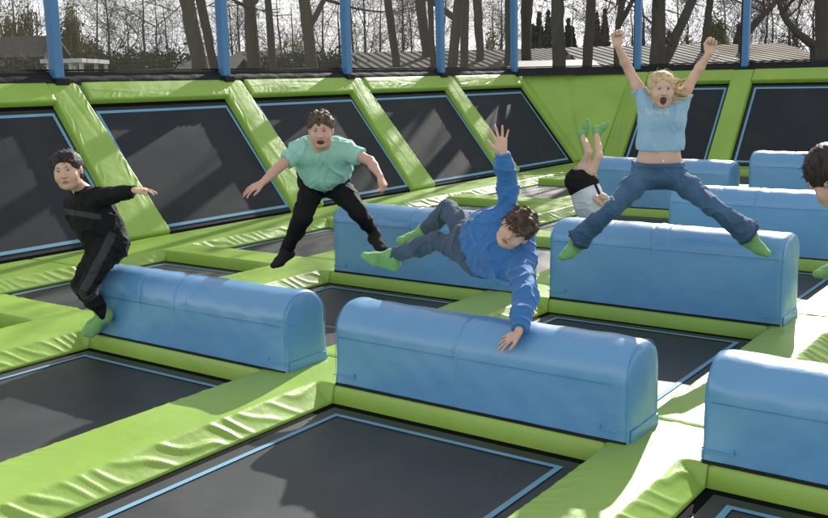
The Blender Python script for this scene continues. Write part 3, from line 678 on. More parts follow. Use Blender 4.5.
house('plum_roof_shed',229,262,51,69,33,3,M['roofbrown'],M['brick'],'plain brown roof just right of the second post')
house('low_white_shelter',519,596,60,70,25,2.0,M['palewhite'],M['wallg'],'low pale sheet roof in front of the grey corrugated shed')
# white carport
def carport():
    d=22; p0=W(62,60,d);p1=W(82,60,d); t=empty('white_carport',(p0[0],p0[1],GZ),'small white carport frame just right of the first blue post','carport')
    dr=nrm((p1-p0)*np.array([1,1,0])); bk=np.array([-dr[1],dr[0],0]); L_=np.linalg.norm(p1-p0)
    mb=MB()
    q=[p0-dr*.5,p0+dr*L_,p0+dr*L_+bk*2,p0-dr*.5+bk*2]; mb.hexa([v*np.array([1,1,0])+Z*(p0[2]-.06) for v in q]+[v*np.array([1,1,0])+Z*(p0[2]+.03) for v in q]); mb.build('roof',M['white'],t)
    for e in (-.35,.15,L_-.06):
        for bq in (0.1,1.9):
            p=p0+dr*e+bk*bq; mb=MB(); mb.box((p[0],p[1],(p0[2]+GZ)/2-.03),(.07,.07,p0[2]-GZ-.06)); mb.build('leg',M['white'],t)
carport()
# ------------------------------------------------------------------ implicit-surface modeller for figures and clothes
def axes(F,U):
    F=nrm(F); U=np.asarray(U,float); U=nrm(U-F*(U@F)); R=np.cross(F,U); return np.array([R,F,U])   # rows: right(x) forward(y) up(z)
def C(a,b,ra,rb,cuts=()): return ('c',np.array(a,float),np.array(b,float),ra,rb,cuts)
def EL(c,A,rad,cuts=()): return ('e',np.array(c,float),A,np.array(rad,float),None,cuts)
def dist1(p,P):
    if p[0]=='c':
        a,b,ra,rb=p[1:5]; ba=b-a; h=np.clip(((P-a)@ba)/max(1e-9,ba@ba),0,1); d=np.linalg.norm(P-a-h[...,None]*ba,axis=-1)-(ra+(rb-ra)*h)
    else:
        c,A,r=p[1:4]; q=(P-c)@A.T; k0=np.linalg.norm(q/r,axis=-1); k1=np.linalg.norm(q/(r*r),axis=-1); d=k0*(k0-1)/np.maximum(k1,1e-9)
    for (q,n) in p[5]: d=np.maximum(d,(P-np.asarray(q))@nrm(n))
    return d
def smin(a,b,k):
    h=np.maximum(k-np.abs(a-b),0)/k; return np.minimum(a,b)-h*h*k*.25
class SD:
    """list of (op, prim, k)"""
    def __init__(s,items=None,off=0.): s.it=list(items or []); s.off=off; s.noise=None; s.cuts=[]
    def u(s,p,k=.02):
        for q in (p if isinstance(p,list) else [p]): s.it.append(('u',q,k))
        return s
    def sub(s,p,k=.01): s.it.append(('s',p,k)); return s
    def __call__(s,P,cen=None,rad=0):
        d=np.full(P.shape[:-1],1e3)
        for op,p,k in s.it:
            if cen is not None and dist1(p,cen[None])[0]>rad*1.05+.05+k: continue
            x=dist1(p,P)
            d=smin(d,x,k) if op=='u' else -smin(-d,x,k)
        d=d-s.off
        if s.noise: d=d+s.noise(P)
        for (q,n) in s.cuts: d=np.maximum(d,(P-np.asarray(q))@nrm(n))
        return d
    def bounds(s):
        lo=[];hi=[]
        for op,p,k in s.it:
            if op!='u': continue
            if p[0]=='c': r=max(p[3],p[4]); pts=[p[1],p[2]]
            else: r=max(p[3]); pts=[p[1]]
            for q in pts: lo.append(q-r);hi.append(q+r)
        return np.min(lo,0)-s.off-.03,np.max(hi,0)+s.off+.03
def polygonize(sd,h=.005):
    lo,hi=sd.bounds(); n=np.ceil((hi-lo)/(8*h)).astype(int)+1
    I=np.stack(np.meshgrid(*[np.arange(k) for k in n],indexing='ij'),-1).reshape(-1,3)
    cen=lo+(I+.5)*8*h; d=np.concatenate([sd(c) for c in np.array_split(cen,max(1,len(cen)//60000))])
    I=I[np.abs(d)<8*h*1.15+.012]
    g=np.stack(np.meshgrid(*[np.arange(9)]*3,indexing='ij'),-1)
    D={}
    S=np.int64(1<<20)
    cid_all=[];vert_all=[];quads=[]
    def key(a): return (a[...,0].astype(np.int64)*S+a[...,1])*S+a[...,2]
    I=I[np.lexsort((I[:,2]//3,I[:,1]//3,I[:,0]//3))] if len(I) else I
    gk=key(I//3); cut_=np.flatnonzero(np.diff(gk))+1
    for blk in np.split(I,cut_):
        G=blk[:,None,None,None,:]*8+g; P=lo+G*h; cc=(P.reshape(-1,3).min(0)+P.reshape(-1,3).max(0))/2; rd=np.linalg.norm(P.reshape(-1,3).max(0)-cc); v=sd(P.reshape(-1,3),cc,rd).reshape(P.shape[:-1])
        ins=v<0
        # cells
        cs=np.zeros(v.shape[:1]+(8,8,8),int); acc=np.zeros(cs.shape+(3,)); cnt=np.zeros(cs.shape)
        for a in (0,1):
            for b in (0,1):
                for c in (0,1): cs+=ins[:,a:a+8,b:b+8,c:c+8]
        act=(cs>0)&(cs<8)
        for ax_ in range(3):
            o=[q for q in range(3) if q!=ax_]
            for e0 in (0,1):
                for e1 in (0,1):
                    s0=[0,0,0];s0[o[0]]=e0;s0[o[1]]=e1; s1=list(s0); s1[ax_]=1
                    va=v[:,s0[0]:s0[0]+8,s0[1]:s0[1]+8,s0[2]:s0[2]+8]; vb=v[:,s1[0]:s1[0]+8,s1[1]:s1[1]+8,s1[2]:s1[2]+8]
                    m=(va<0)!=(vb<0); t=np.where(m,va/np.where(m,va-vb,1),0)
                    q=np.zeros(cs.shape+(3,)); q[...,0]=s0[0];q[...,1]=s0[1];q[...,2]=s0[2]; q[...,ax_]+=t
                    acc+=q*m[...,None]; cnt+=m
        base=G[:,:8,:8,:8]
        vv=(base+acc/np.maximum(cnt,1)[...,None])
        cid_all.append(key(base[act])); vert_all.append(lo+vv[act]*h)
        for ax_ in range(3):
            s1=[0,0,0];s1[ax_]=1
            va=ins[:,:8,:8,:8]; vb=ins[:,s1[0]:s1[0]+8,s1[1]:s1[1]+8,s1[2]:s1[2]+8]; m=va!=vb
            p=base[m]; fl=va[m]
            b_=(ax_+1)%3;c_=(ax_+2)%3; eb=np.zeros(3,int);eb[b_]=1;ec=np.zeros(3,int);ec[c_]=1
            q=np.stack([key(p),key(p-eb),key(p-eb-ec),key(p-ec)],-1); q[~fl]=q[~fl][:,::-1]
            quads.append(q)
    ids=np.concatenate(cid_all); V=np.concatenate(vert_all); o=np.argsort(ids); ids=ids[o]; V=V[o]
    Q=np.concatenate(quads); k=np.searchsorted(ids,Q); k=np.clip(k,0,len(ids)-1); ok=(ids[k]==Q).all(1); return V,k[ok]
def solid(name,sd,m,parent,h=.005):
    V,F=polygonize(sd,h)
    return link(name,fast_mesh(name,V,F),m,parent,True)
def cloth(seed,amp=.0035,f=38,dirn=None):
    k=np.array([1,1,1.]) if dirn is None else None
    A=None
    if dirn is not None:
        dn=nrm(dirn); A=np.eye(3)-.55*np.outer(dn,dn)
    def fn(P):
        q=P if A is None else P@A
        a=snoise(q,f,seed,5); b=snoise(q,f*.45,seed+9,4)
        c_=snoise(q,f*1.25,seed+17,5); return amp*(.25-1.25*np.exp(-(a/.17)**2)-.55*np.exp(-(c_/.12)**2)+1.0*b)
    return fn
def lerp(a,b,t): return np.asarray(a)*(1-t)+np.asarray(b)*t
# ---------------- head
def head(t,sd,c,F,U,H,hairmat,skinm,style,mouth_open=.0,seed=0,yell=0):
    """adds the head to the body field; returns function that builds eyes, mouth, hair as children"""
    A=axes(F,U)
    def L(x,y,z): return c+(A.T@np.array([x,y,z]))*H
    def E(x,y,z,rx,ry,rz): return EL(L(x,y,z),A,(rx*H,ry*H,rz*H))
    def K(p,q,r1,r2): return C(L(*p),L(*q),r1*H,r2*H)
    k=.05*H
    sd.u(E(0,-.06,.14,.34,.42,.36),.02*H); sd.u(E(0,.10,-.10,.285,.28,.36),.12*H)
    sd.u(K((-.12,.12,-.30),(.12,.12,-.30),.13,.13),.10*H); sd.u(E(0,.24,-.375-.05*yell,.11,.10,.085),.09*H)
    sd.u(K((-.13,.33,.11),(.13,.33,.11),.05,.05),.06*H)
    sd.u(K((0,.36,.05),(0,.455,-.11),.030,.052),.04*H); sd.u(K((-.045,.41,-.12),(.045,.41,-.12),.038,.038),.03*H)
    for s_ in (-1,1):
        sd.u(E(.165*s_,.245,-.14,.12,.10,.115),.08*H); sd.u(E(.335*s_,-.02,-.03,.035,.085,.12),.03*H)
        sd.sub(E(.13*s_,.42,.035,.075,.07,.040),.05*H)
    lz=-.25
    if yell: 
        sd.sub(E(0,.38,lz-.04,.085+.045*(1-yell),.13,.03+.095*yell**1.6),.03*H)
    else:
        sd.u(K((-.07,.355,lz),(.07,.355,lz),.03,.03),.03*H)
    def rest(parent):
        for s_ in (-1,1):
            e=SD().u(E(.13*s_,.305,.033,.060,.062,.034)); ob=solid('eye',e,M['eyewhite'],parent,.0022)
            i=SD().u(E(.125*s_,.341,.033,.030,.028,.028)); link_i=polygonize(i,.0014); link('iris',fast_mesh('iris',*link_i),M['iris'],ob and parent,True)
            b=SD().u(K((.06*s_,.385,.110),(.125*s_,.376,.128),.010,.012),.01*H).u(K((.125*s_,.376,.128),(.20*s_,.318,.108),.012,.006),.01*H); solid('eyebrow',b,hairmat,parent,.0022)
        if yell:
            m=SD().u(E(0,.30,lz-.04,.095+.045*(1-yell),.10,.035+.10*yell**1.6)); solid('mouth',m,M['mouth'],parent,.0025)
            te=SD().u(K((-.05,.355,lz+.03+.03*yell),(.05,.355,lz+.03+.03*yell),.014,.014)); solid('teeth',te,M['teeth'],parent,.0022)
            lp=SD(); n=14
            for q in range(n):
                a0=2*PI*q/n;a1=2*PI*(q+1)/n; f=lambda a:((.085+.045*(1-yell))*math.cos(a),.365-.05*abs(math.cos(a)),lz-.04+(.025+.10*yell**1.6)*math.sin(a)+(1-yell)*.05*abs(math.cos(a)))
                lp.u(K(f(a0),f(a1),.017,.017),.01*H)
            solid('lips',lp,M['lip'],parent,.0025)
        else:
            m=SD().u(K((-.075,.372,lz+.004),(0,.392,lz+.012),.014,.020),.02*H).u(K((0,.392,lz+.012),(.075,.372,lz+.004),.020,.014),.02*H).u(K((-.055,.368,lz-.03),(.055,.368,lz-.03),.020,.020),.015*H); solid('lips',m,M['lip'],parent,.0022)
        # hair
        hr=SD(); 
        infl={'short':.035,'crop':.03,'mop':.035,'blown':.045,'side':.055}[style]
        hr.u(E(0,-.08,.16,.345+infl,.42+infl,.36+infl),.05*H); hr.u(E(0,-.20,-.02,.31+infl*.6,.27+infl*.6,.30),.1*H)
        rnd=random.Random(seed)
        # keep the face clear
        if style in('short','crop'): hr.sub(EL(L(0,.52,-.16),A,(.36*H,.40*H,.47*H)),.04*H)
        elif style=='mop' or style=='side': hr.sub(EL(L(0,.60,-.24),A,(.33*H,.42*H,.46*H)),.04*H)
        else: hr.sub(EL(L(0,.60,-.10),A,(.29*H,.44*H,.50*H)),.05*H)
        hr.it=[q for q in hr.it]
        for s_ in (-1,1):
            hr.sub(EL(L(.34*s_,.16,-.32),A,(.2*H,.26*H,.22*H)),.03*H)
            if style in ('short','crop'): hr.sub(EL(L(.37*s_,-.02,-.10),A,(.11*H,.13*H,.17*H)),.03*H)
        if style in('short','crop','mop','side'):
            m={'short':10,'crop':34,'mop':46,'side':8}[style]; ln={'short':.10,'crop':.075,'mop':.15,'side':.16}[style]; w_=.3 if style in('short','side') else 1.
            for q in range(m):
                a=rnd.uniform(0,2*PI); zz=rnd.uniform(.1,1); rr_=math.sqrt(1-zz*zz*.98)
                p=(.36*rr_*math.sin(a),-.08+.44*rr_*math.cos(a),.16+.38*zz)
                d=np.array([p[0]*.8+.25*(1 if style!='mop' else .6),(p[1]+.08)*.6+.35,-.25+zz*.35 if style=='mop' else .25*zz-.05]); d=nrm(d+np.array([rnd.gauss(0,.2),rnd.gauss(0,.2),rnd.gauss(0,.15)]))*ln
                # follow the scalp
                p=tuple(np.array(p)*(1 if w_==1 else .95)); q1=(p[0]+d[0]*.5,p[1]+d[1]*.5,p[2]+d[2]*.5+.015*w_); q2=(p[0]+d[0],p[1]+d[1],p[2]+d[2]-.03*(style=='mop'))
                hr.u(K(p,q1,.05,.035),.03*H); hr.u(K(q1,q2,.035,.008),.02*H)
            if style in ('short','side','crop'):
                for q in range(17):
                    x=.27-.50*q/16; xe=max(-.27,min(.27,x-.08)); z1=.30-.05*q/16-.5*xe*xe; z2=z1-.055+rnd.uniform(-.02,.02)
                    sf=lambda X_,Z_: -.06+.42*math.sqrt(max(.02,1-(X_/.34)**2-((Z_-.14)/.36)**2))
                    hr.u(K((x,.14,.42-.5*x*x),(xe,sf(xe,z1)-.005,z1),.055,.024),.04*H)
                    if q%2: hr.u(K((xe,sf(xe,z1)-.005,z1),(max(-.28,xe-.05),sf(max(-.28,xe-.05),z2)-.004,z2),.022,.009),.02*H)
            if style=='mop':
                for q in range(15):
                    x=-.26+.52*q/14; hr.u(K((x,.28,.36),(x+.05,.42+rnd.uniform(-.02,.02),.18),.045,.03),.03*H); hr.u(K((x+.05,.42,.18),(x+.09+rnd.uniform(-.03,.04),.43,.06+rnd.uniform(-.04,.04)),.028,.007),.015*H)
        hr.noise=lambda P:{'short':.0018,'side':.002,'crop':.0035,'mop':.0028,'blown':.0030}[style]*snoise((P-c)@A.T*(np.array([1.8,.9,.6]) if style!='blown' else np.array([1.6,1.0,1.6])),130,seed+3,6)
        ho=solid('hair',hr,M[hairmat] if isinstance(hairmat,str) else hairmat,parent,.0035)
        me=ho.data; n=len(me.vertices); co=np.empty(n*3,np.float32); me.vertices.foreach_get('co',co); co=co.reshape(-1,3).astype(float)+np.array(parent.location); nv=np.empty(n*3,np.float32); me.vertices.foreach_get('normal',nv); nv=nv.reshape(-1,3).astype(float)
        rg=np.random.default_rng(seed+50); up_=A[2]; q=(co-c)@A.T/H; ok=np.flatnonzero(((q[:,2]>.05)|(q[:,1]<.05)) & ((style!='blown')|(q[:,1]<.12))); m={'short':420,'crop':520,'mop':420,'side':420,'blown':620}[style]; ii=rg.choice(ok,m)
        out=nv[ii]; flow=np.cross(out,A[1]+.4*A[0]); flow=np.cross(flow,out) if style in('short','side') else (-(up_-out*(out@up_)[:,None])+A[0]*.4 if style!='blown' else -A[1][None]*.9+CR[None]*.5-out*0); flow=flow+rg.normal(size=(m,3))*.35; flow/=np.linalg.norm(flow,axis=1,keepdims=True)
        l=rg.uniform(.06,.16,m)[:,None]*H*(1.1 if style in('mop','blown') else .9); lift=rg.uniform(.05,.5,m)[:,None]; p0=co[ii]-out*.002; p1=p0+(flow+out*lift)*l*.5; p2=p1+(flow+out*(lift-.35))*l*.5
        SS=[(p0[k_],p1[k_],.0016,.0013) for k_ in range(m)]+[(p1[k_],p2[k_],.0013,.0005) for k_ in range(m)]
        link('loose_strands',seg_mesh('loose_strands',SS,3),M[hairmat] if isinstance(hairmat,str) else hairmat,parent,True)
        return ho,L,K
    return rest,L
# ---------------- hand
def hand(sd,w,D,N,T,s=1.0,curl=(.15,.15,.15,.2),thumb=.4,spread=.22,seed=0):
    """w wrist, D towards the fingertips, N out of the back of the hand, T towards the thumb side; s=1 adult palm 9 cm"""
    D=nrm(D);N=nrm(N-D*(np.asarray(N)@D));T=nrm(T-D*(np.asarray(T)@D)-N*(np.asarray(T)@N))
    def L(d,t,n): return w+(D*d+T*t+N*n)*s
    kn=[(.088,.030),(.092,.010),(.088,-.011),(.080,-.031)]
    for (d,t) in kn: sd.u(C(L(0,t*.45,0),L(d,t,0),.016*s,.012*s),.012*s)
    sd.u(C(L(.02,.02,-.006),L(.05,.028,-.008),.016*s,.014*s),.012*s)
    lens=[(.040,.024,.020),(.045,.028,.021),(.041,.026,.020),(.032,.020,.018)]; rad=[.0088,.0092,.0087,.0078]
    for i,(d,t) in enumerate(kn):
        a=(1.5-i)/1.5*spread; p=L(d,t,0); ang=0; dirn=nrm(D*math.cos(a)+T*math.sin(a))
        c=curl[i]
        for j,l in enumerate(lens[i]):
            ang+=c*(1.2,1.5,1.1)[j]
            v=dirn*math.cos(ang)-N*math.sin(ang); q=p+v*l*s; sd.u(C(p,q,rad[i]*s*(1-.07*j),rad[i]*s*(.93-.07*j)),.004*s); p=q
    p=L(.022,.026,-.006); a=.9-.5*thumb
    d1=nrm(D*math.cos(a)+T*math.sin(a)-N*.25*thumb); q=p+d1*.042*s; sd.u(C(p,q,.014*s,.0115*s),.01*s)
    d2=nrm(D*math.cos(a-.4-.3*thumb)+T*math.sin(a-.4-.6*thumb)-N*(.15+.5*thumb)); p=q;q=p+d2*.030*s; sd.u(C(p,q,.011*s,.010*s),.004*s)
    d3=nrm(d2*.9+D*.2-T*.3*thumb-N*.3*thumb); p=q;q=p+d3*.024*s; sd.u(C(p,q,.010*s,.008*s),.004*s)
def foot(an,toe,up,s=1.0):
    """prims for a foot: ankle an, toe tip direction point, up = away from sole"""
    d=nrm(np.asarray(toe)-an); up=nrm(up-d*(np.asarray(up)@d)); sd_=nrm(np.cross(d,up))
    def L(a,b,c): return an+(d*a+up*b+sd_*c)*s
    return [(C(L(0,.0,0),L(-.025,-.035,0),.034*s,.030*s),.03),(C(L(0,-.01,0),L(.09,-.045,.004),.034*s,.028*s),.03),(C(L(-.03,-.045,0),L(.08,-.055,0),.026*s,.026*s),.03),(C(L(.09,-.052,.014),L(.145,-.056,.012),.026*s,.019*s),.02),(C(L(.09,-.052,-.014),L(.13,-.056,-.018),.026*s,.018*s),.02)]
class Body:
    def __init__(b,J,g,name,label,base=None,group=None):
        b.J={k:(W(*v) if isinstance(v,tuple) else np.asarray(v,float)) for k,v in J.items()}; b.g=g
        lo=min(b.J['anR'][2],b.J['anL'][2]); c=(b.J['hipR']+b.J['hipL'])/2
        b.thin=-.012; b.root=empty('person',(c[0],c[1],max(-.09,lo-.07)) if base is None else base,label,'person',group)
    def torso(b,t0=0,t1=1,F=None):
        J=b.J;g=b.g; out=[]
        hc=(J['hipR']+J['hipL'])/2; sc=(J['shR']+J['shL'])/2; sp=sc-hc; hv=nrm(J['hipL']-J['hipR']); sv=nrm(J['shL']-J['shR'])
        rows=[(-.02,g['hipw'],g['hipr']),(.16,g['hipw']*.9,g['hipr']*.97),(.38,g['waistw'],g['waistr']),(.58,(g['waistw']+g['chestw'])/2,g['waistr']*1.02),(.78,g['chestw'],g['chestr']),(.93,g['chestw']*1.02,g['chestr']*.82)]
        bend=b.g.get('bend',0)*nrm(np.cross(sp,hv))*-1
        prev=None
        for t,w_,r_ in rows:
            if t<t0-.01 or t>t1+.01: continue
            ax_=nrm(lerp(hv,sv,t)); c=hc+sp*t+bend*math.sin(PI*min(1,max(0,t)))
            p=(c-ax_*w_,c+ax_*w_); out.append((C(p[0],p[1],r_,r_),.06))
            if prev is not None:
                for a,q in zip(prev[0],p): out.append((C(a,q,prev[1],r_),.04))
                out.append((C((prev[0][0]+prev[0][1])/2,c,prev[1],r_),.04))
            prev=(p,r_)
        b.hc=hc;b.sc=sc;b.sp=sp
        return out
    def arm(b,s,part='all'):
        J=b.J;g=b.g; a,e,w=J['sh'+s],J['el'+s],J['wr'+s]; k=g['arm']
        return [(C(b.sc if hasattr(b,'sc') else a,a,.05*k,.050*k),.05),(C(a,lerp(a,e,.5),.048*k,.042*k),.03),(C(lerp(a,e,.5),e,.042*k,.034*k),.02),(C(e,lerp(e,w,.35),.034*k,.035*k),.015),(C(lerp(e,w,.35),w,.035*k,.0225*k),.015)]
    def leg(b,s):
        J=b.J;g=b.g; h,n,a=J['hip'+s],J['kn'+s],J['an'+s]; k=g['leg']
        calf=nrm(np.cross(nrm(n-h),nrm(np.cross(n-h,a-n)+1e-6)))*.012
        return [(C(h,lerp(h,n,.45),.082*k,.070*k),.05),(C(lerp(h,n,.45),n,.070*k,.050*k),.03),(C(n,lerp(n,a,.35)+calf,.050*k,.050*k),.02),(C(lerp(n,a,.35)+calf,a,.050*k,.032*k),.02)]
def put(sd,lst,dr=0):
    for p,k in lst:
        if dr and p[0]=='c': p=C(p[1],p[2],p[3]+dr,p[4]+dr,p[5])
        sd.u(p,k)
    return sd
def sleeve(p_list,sh,el,wr,length,flare=.006,dr=.010):
    """sleeve prims: length in units of the arm (0..1 upper arm, 1..2 forearm)"""
    end=lerp(sh,el,length) if length<=1 else lerp(el,wr,length-1); dirn=(el-sh) if length<=1 else (wr-el)
    out=[]
    for p,k in p_list:
        q=C(p[1],p[2],p[3]+dr,p[4]+dr+flare,((end,dirn),) )
        # only cut the segments near the end
        t=((p[2]-end)@nrm(dirn))
        out.append((q if length<=1 or True else p,k))
    return out
def sock(t,an,kn,toe,up,s,m,hgt=.07,r=.036,name='sock'):
    sd=SD(); 
    for p,k in foot(an,toe,up,s): sd.u(p,k*s)
    top=lerp(an,kn,hgt/np.linalg.norm(kn-an)); sd.u(C(an,lerp(an,kn,(hgt+.03)/np.linalg.norm(kn-an)),r*s,r*s,((top,kn-an),)),.02)
    sd.off=.0035; return solid(name,sd,m,t,.004)
def trouser(b,s,dr=.012,flare=0,end=1.0,k=None,cuts=None):
    J=b.J; h,n,a=J['hip'+s],J['kn'+s],J['an'+s]; e=lerp(n,a,end); out=[]
    L_=b.leg(s)
    out.append((C(L_[0][0][1],L_[0][0][2],L_[0][0][3]+dr,L_[0][0][4]+dr),.05)); out.append((C(L_[1][0][1],L_[1][0][2],L_[1][0][3]+dr,L_[1][0][4]+dr*1.1),.03))
    m=lerp(n,a,.45); out.append((C(n,m,.050*b.g['leg']+dr*1.1,.047*b.g['leg']+dr+flare*.35),.02)); out.append((C(m,a,.047*b.g['leg']+dr+flare*.35,.036*b.g['leg']+dr+flare,((e,a-n),)),.02))
    return out
# ================================================================== the boy in black, hopping at the left
def kid():
    J=dict(shR=(72,205,6.11),shL=(99,198,5.85),elR=(77,224,6.23),wrR=(97,228,6.35),elL=(119,193,5.75),wrL=(134,190.5,5.71),hipR=(104,243,6.11),hipL=(112,243,5.95),knR=(81,286,5.95),knL=(86,289,5.81),anR=(104,315,6.05),anL=(105,316,5.94),toeR=(83,338,5.98),toeL=(82,340,5.87))
    g=dict(hipw=.05,hipr=.088,waistw=.055,waistr=.082,chestw=.066,chestr=.080,arm=.80,leg=.72,bend=.0)
    b=Body(J,g,'person','boy in a black tracksuit with green socks hopping at the left'); J=b.J; t=b.root
    sd=SD(); put(sd,b.torso(),-.008)
    for s in 'RL': put(sd,b.arm(s)); put(sd,b.leg(s),-.014)
    hd=W(68,171,5.84); F=V3(.02,-.16,.97);U=V3(-.16,.97,.12)
    rest,L=head(t,sd,hd,F,U,.232,M['hairdark'],M['skinA'],'short',seed=3)
    nb=W(84,193,5.98); sd.u(C(nb,hd-nrm(U)*.05-nrm(F)*.03,.046,.044),.03); sd.u(C(nb,b.sc,.05,.06),.04)
    hand(sd,J['wrL'],V3(1,.10,-.1),V3(.0,.9,.3),V3(.2,.3,1),.74,(.25,.2,.25,.35),.3,.2)
    hand(sd,J['wrR'],V3(.9,-.2,-.2),V3(0,.4,1),V3(.2,1,0),.72,(.5,.5,.5,.5),.5,.1)
    for s in 'RL':
        for p,k in foot(J['an'+s],J['to'+'e'+s],V3(.6,.6,.1),.98): sd.u(p,k*.8)
    solid('body',sd,M['skinA'],t,.0055); rest(t)
    up=nrm(b.sp)
    jk=SD(); put(jk,b.torso(),.012)
    for s in 'RL':
        for p,k in b.arm(s): jk.u(C(p[1],p[2],p[3]+.014,p[4]+.014,((lerp(J['el'+s],J['wr'+s],.93),J['wr'+s]-J['el'+s]),) if p is b.arm(s)[-1][0] or np.allclose(p[2],J['wr'+s]) else ()),k)
    jk.u(C(nb-up*.02,nb+nrm(U)*.035,.062,.056,((nb+nrm(U)*.03,U),)),.03)
    jk.u(EL(b.hc+up*.10+V3(.35,0,.3)*.02,axes(V3(0,0,1),up),(.120,.105,.09)),.06)
    jk.noise=cloth(11,.0075,30); jk.cuts=[(b.hc-up*.02,-up)]
    jo=solid('jacket',jk,M['blackcloth'],t,.005)
    # grey band across chest and sleeve
    band=SD(list(jk.it),jk.off+.0018); band.noise=jk.noise; band.cuts=[(b.hc+b.sp*.74,V3(.16,1,0)),(b.hc+b.sp*.58,-V3(.16,1,0)),(W(101,210,5.85),V3(1,.1,0))]
    solid('chest_band',band,M['greycloth'],t,.005)
    pt=SD(); put(pt,b.torso(-.05,.4),.012)
    for s in 'RL': put(pt,trouser(b,s,.013,.0,.93))
    pt.noise=cloth(12,.0075,30); pt.cuts=[(b.hc+up*.06,up)]
    solid('trousers',pt,M['blackcloth'],t,.005)
    sb=SD(list(pt.it),pt.off+.0018); sb.noise=pt.noise
    q0=(J['hipL']+J['knL'])/2+V3(1,0,0)*.01; nn=nrm(np.cross(J['knL']-J['hipL'],V3(0,0,1))); sb.cuts=pt.cuts+[(q0+nn*.030,nn),(q0-nn*.022,-nn),(q0,V3(0,0,-1)),(lerp(J['knL'],J['anL'],.1),J['anL']-J['knL'])]
    solid('trouser_stripe',sb,M['greycloth'],t,.005)
    kb=SD(list(pt.it),pt.off+.0018); kb.noise=pt.noise; d=nrm(J['anL']-J['knL']); kb.cuts=[(J['knL']+d*.065,d),(J['knL']+d*.015,-d)]; solid('knee_band',kb,M['greycloth'],t,.005)
    for s in 'RL': sock(t,J['an'+s],J['kn'+s],J['toe'+s],V3(.6,.6,.1),1.0,M['sock'])
kid()
# ================================================================== boy in the mint shirt
def mint():
    J=dict(shR=(299,151,6.92),shL=(345,150,6.92),elR=(278,168,6.85),wrR=(262,183,6.72),elL=(370,161,6.85),wrL=(380,176,6.74),hipR=(314,180,7.22),hipL=(334,180,7.22),knR=(303,218,7.0),knL=(358,212,7.0),anR=(286,250,7.22),anL=(375,235,7.2),toeR=(270,260,7.1),toeL=(386,243,7.05))
    g=dict(hipw=.072,hipr=.100,waistw=.070,waistr=.104,chestw=.074,chestr=.090,arm=.98,leg=1.0,bend=-.02)
    b=Body(J,g,'person','boy in a mint green shirt and black trousers jumping with arms spread'); J=b.J;t=b.root
    sd=SD(); put(sd,b.torso(),-.008)
    for s in 'RL': put(sd,b.arm(s)); put(sd,b.leg(s),-.014)
    hd=W(321,130,6.72);F=V3(.0,-.30,.95);U=V3(-.03,.93,.32)
    rest,L=head(t,sd,hd,F,U,.24,M['hairmid'],M['skinB'],'crop',seed=5,yell=.5)
    nb=W(322,147,6.9); sd.u(C(nb,hd-nrm(U)*.05,.064,.06),.04); sd.u(C(nb,b.sc,.07,.08),.05)
    hand(sd,J['wrR'],V3(-.85,-.45,.15),V3(-.2,.6,.6),V3(.2,-.8,.6),.86,(.15,.12,.15,.2),.2,.3)
    hand(sd,J['wrL'],V3(.45,-.85,.2),V3(.8,.3,.4),V3(-.5,-.2,.9),.86,(.7,.75,.75,.7),.7,.1)
    for s in 'RL':
        for p,k in foot(J['an'+s],J['toe'+s],V3(0,1,.1),1.0): sd.u(p,k*.9)
    solid('body',sd,M['skinB'],t,.0055); rest(t)
    up=nrm(b.sp)
    sh=SD(); put(sh,b.torso(),.014); sh.u(EL(b.hc+b.sp*.42+V3(0,-.25,1)*.055,axes(V3(0,0,1),up),(.135,.085,.13)),.08)
    sh.u(C(nb-up*.03,nb+nrm(U)*.012,.070,.066,((nb-up*.005,U),)),.04)
    for s in 'RL':
        a,e=J['sh'+s],J['el'+s]; end=lerp(a,e,.62); cut=((end,e-a),)
        sh.u(C(b.sc,a,.072,.068),.06); sh.u(C(a,lerp(a,e,.5),.066,.064,cut),.04); sh.u(C(lerp(a,e,.5),lerp(a,e,.8),.064,.068,cut),.03)
    sh.noise=cloth(21,.0095,26,up); hem=b.hc+up*-.045; sh.cuts=[(hem+V3(0,0,1)*0,-nrm(up*.8+V3(0,.6,-.2)*.3))]
    solid('shirt',sh,M['tealcloth'],t,.005)
    # raglan piping from collar to armpit
    pp=SD(list(sh.it),.0022); pp.noise=sh.noise
    for s,q in (('R',-1),('L',1)):
        p2=SD(list(sh.it),.0024); p2.noise=sh.noise; n=V3(q*.80,.45,0); m=W(322+q*15,153,6.7); p2.cuts=[(m,n),(m-n*.010,-n),(W(322,166,6.7),V3(0,-1,0)),(W(322,150,6.8),V3(0,0,-1))]; solid('shoulder_piping',p2,M['tealdark'],t,.004)
    pt=SD(); put(pt,b.torso(-.05,.4),.010)
    for s in 'RL': put(pt,trouser(b,s,.012,-.006,.95))
    pt.noise=cloth(22,.006,26); pt.cuts=[(W(323,170,7.1),V3(0,1,0)),(b.hc+up*.22,up)]
    solid('trousers',pt,M['blackcloth'],t,.005)
    for s in 'RL': sock(t,J['an'+s],J['kn'+s],J['toe'+s],V3(0,1,.1),1.02,M['blacksock'])
mint()
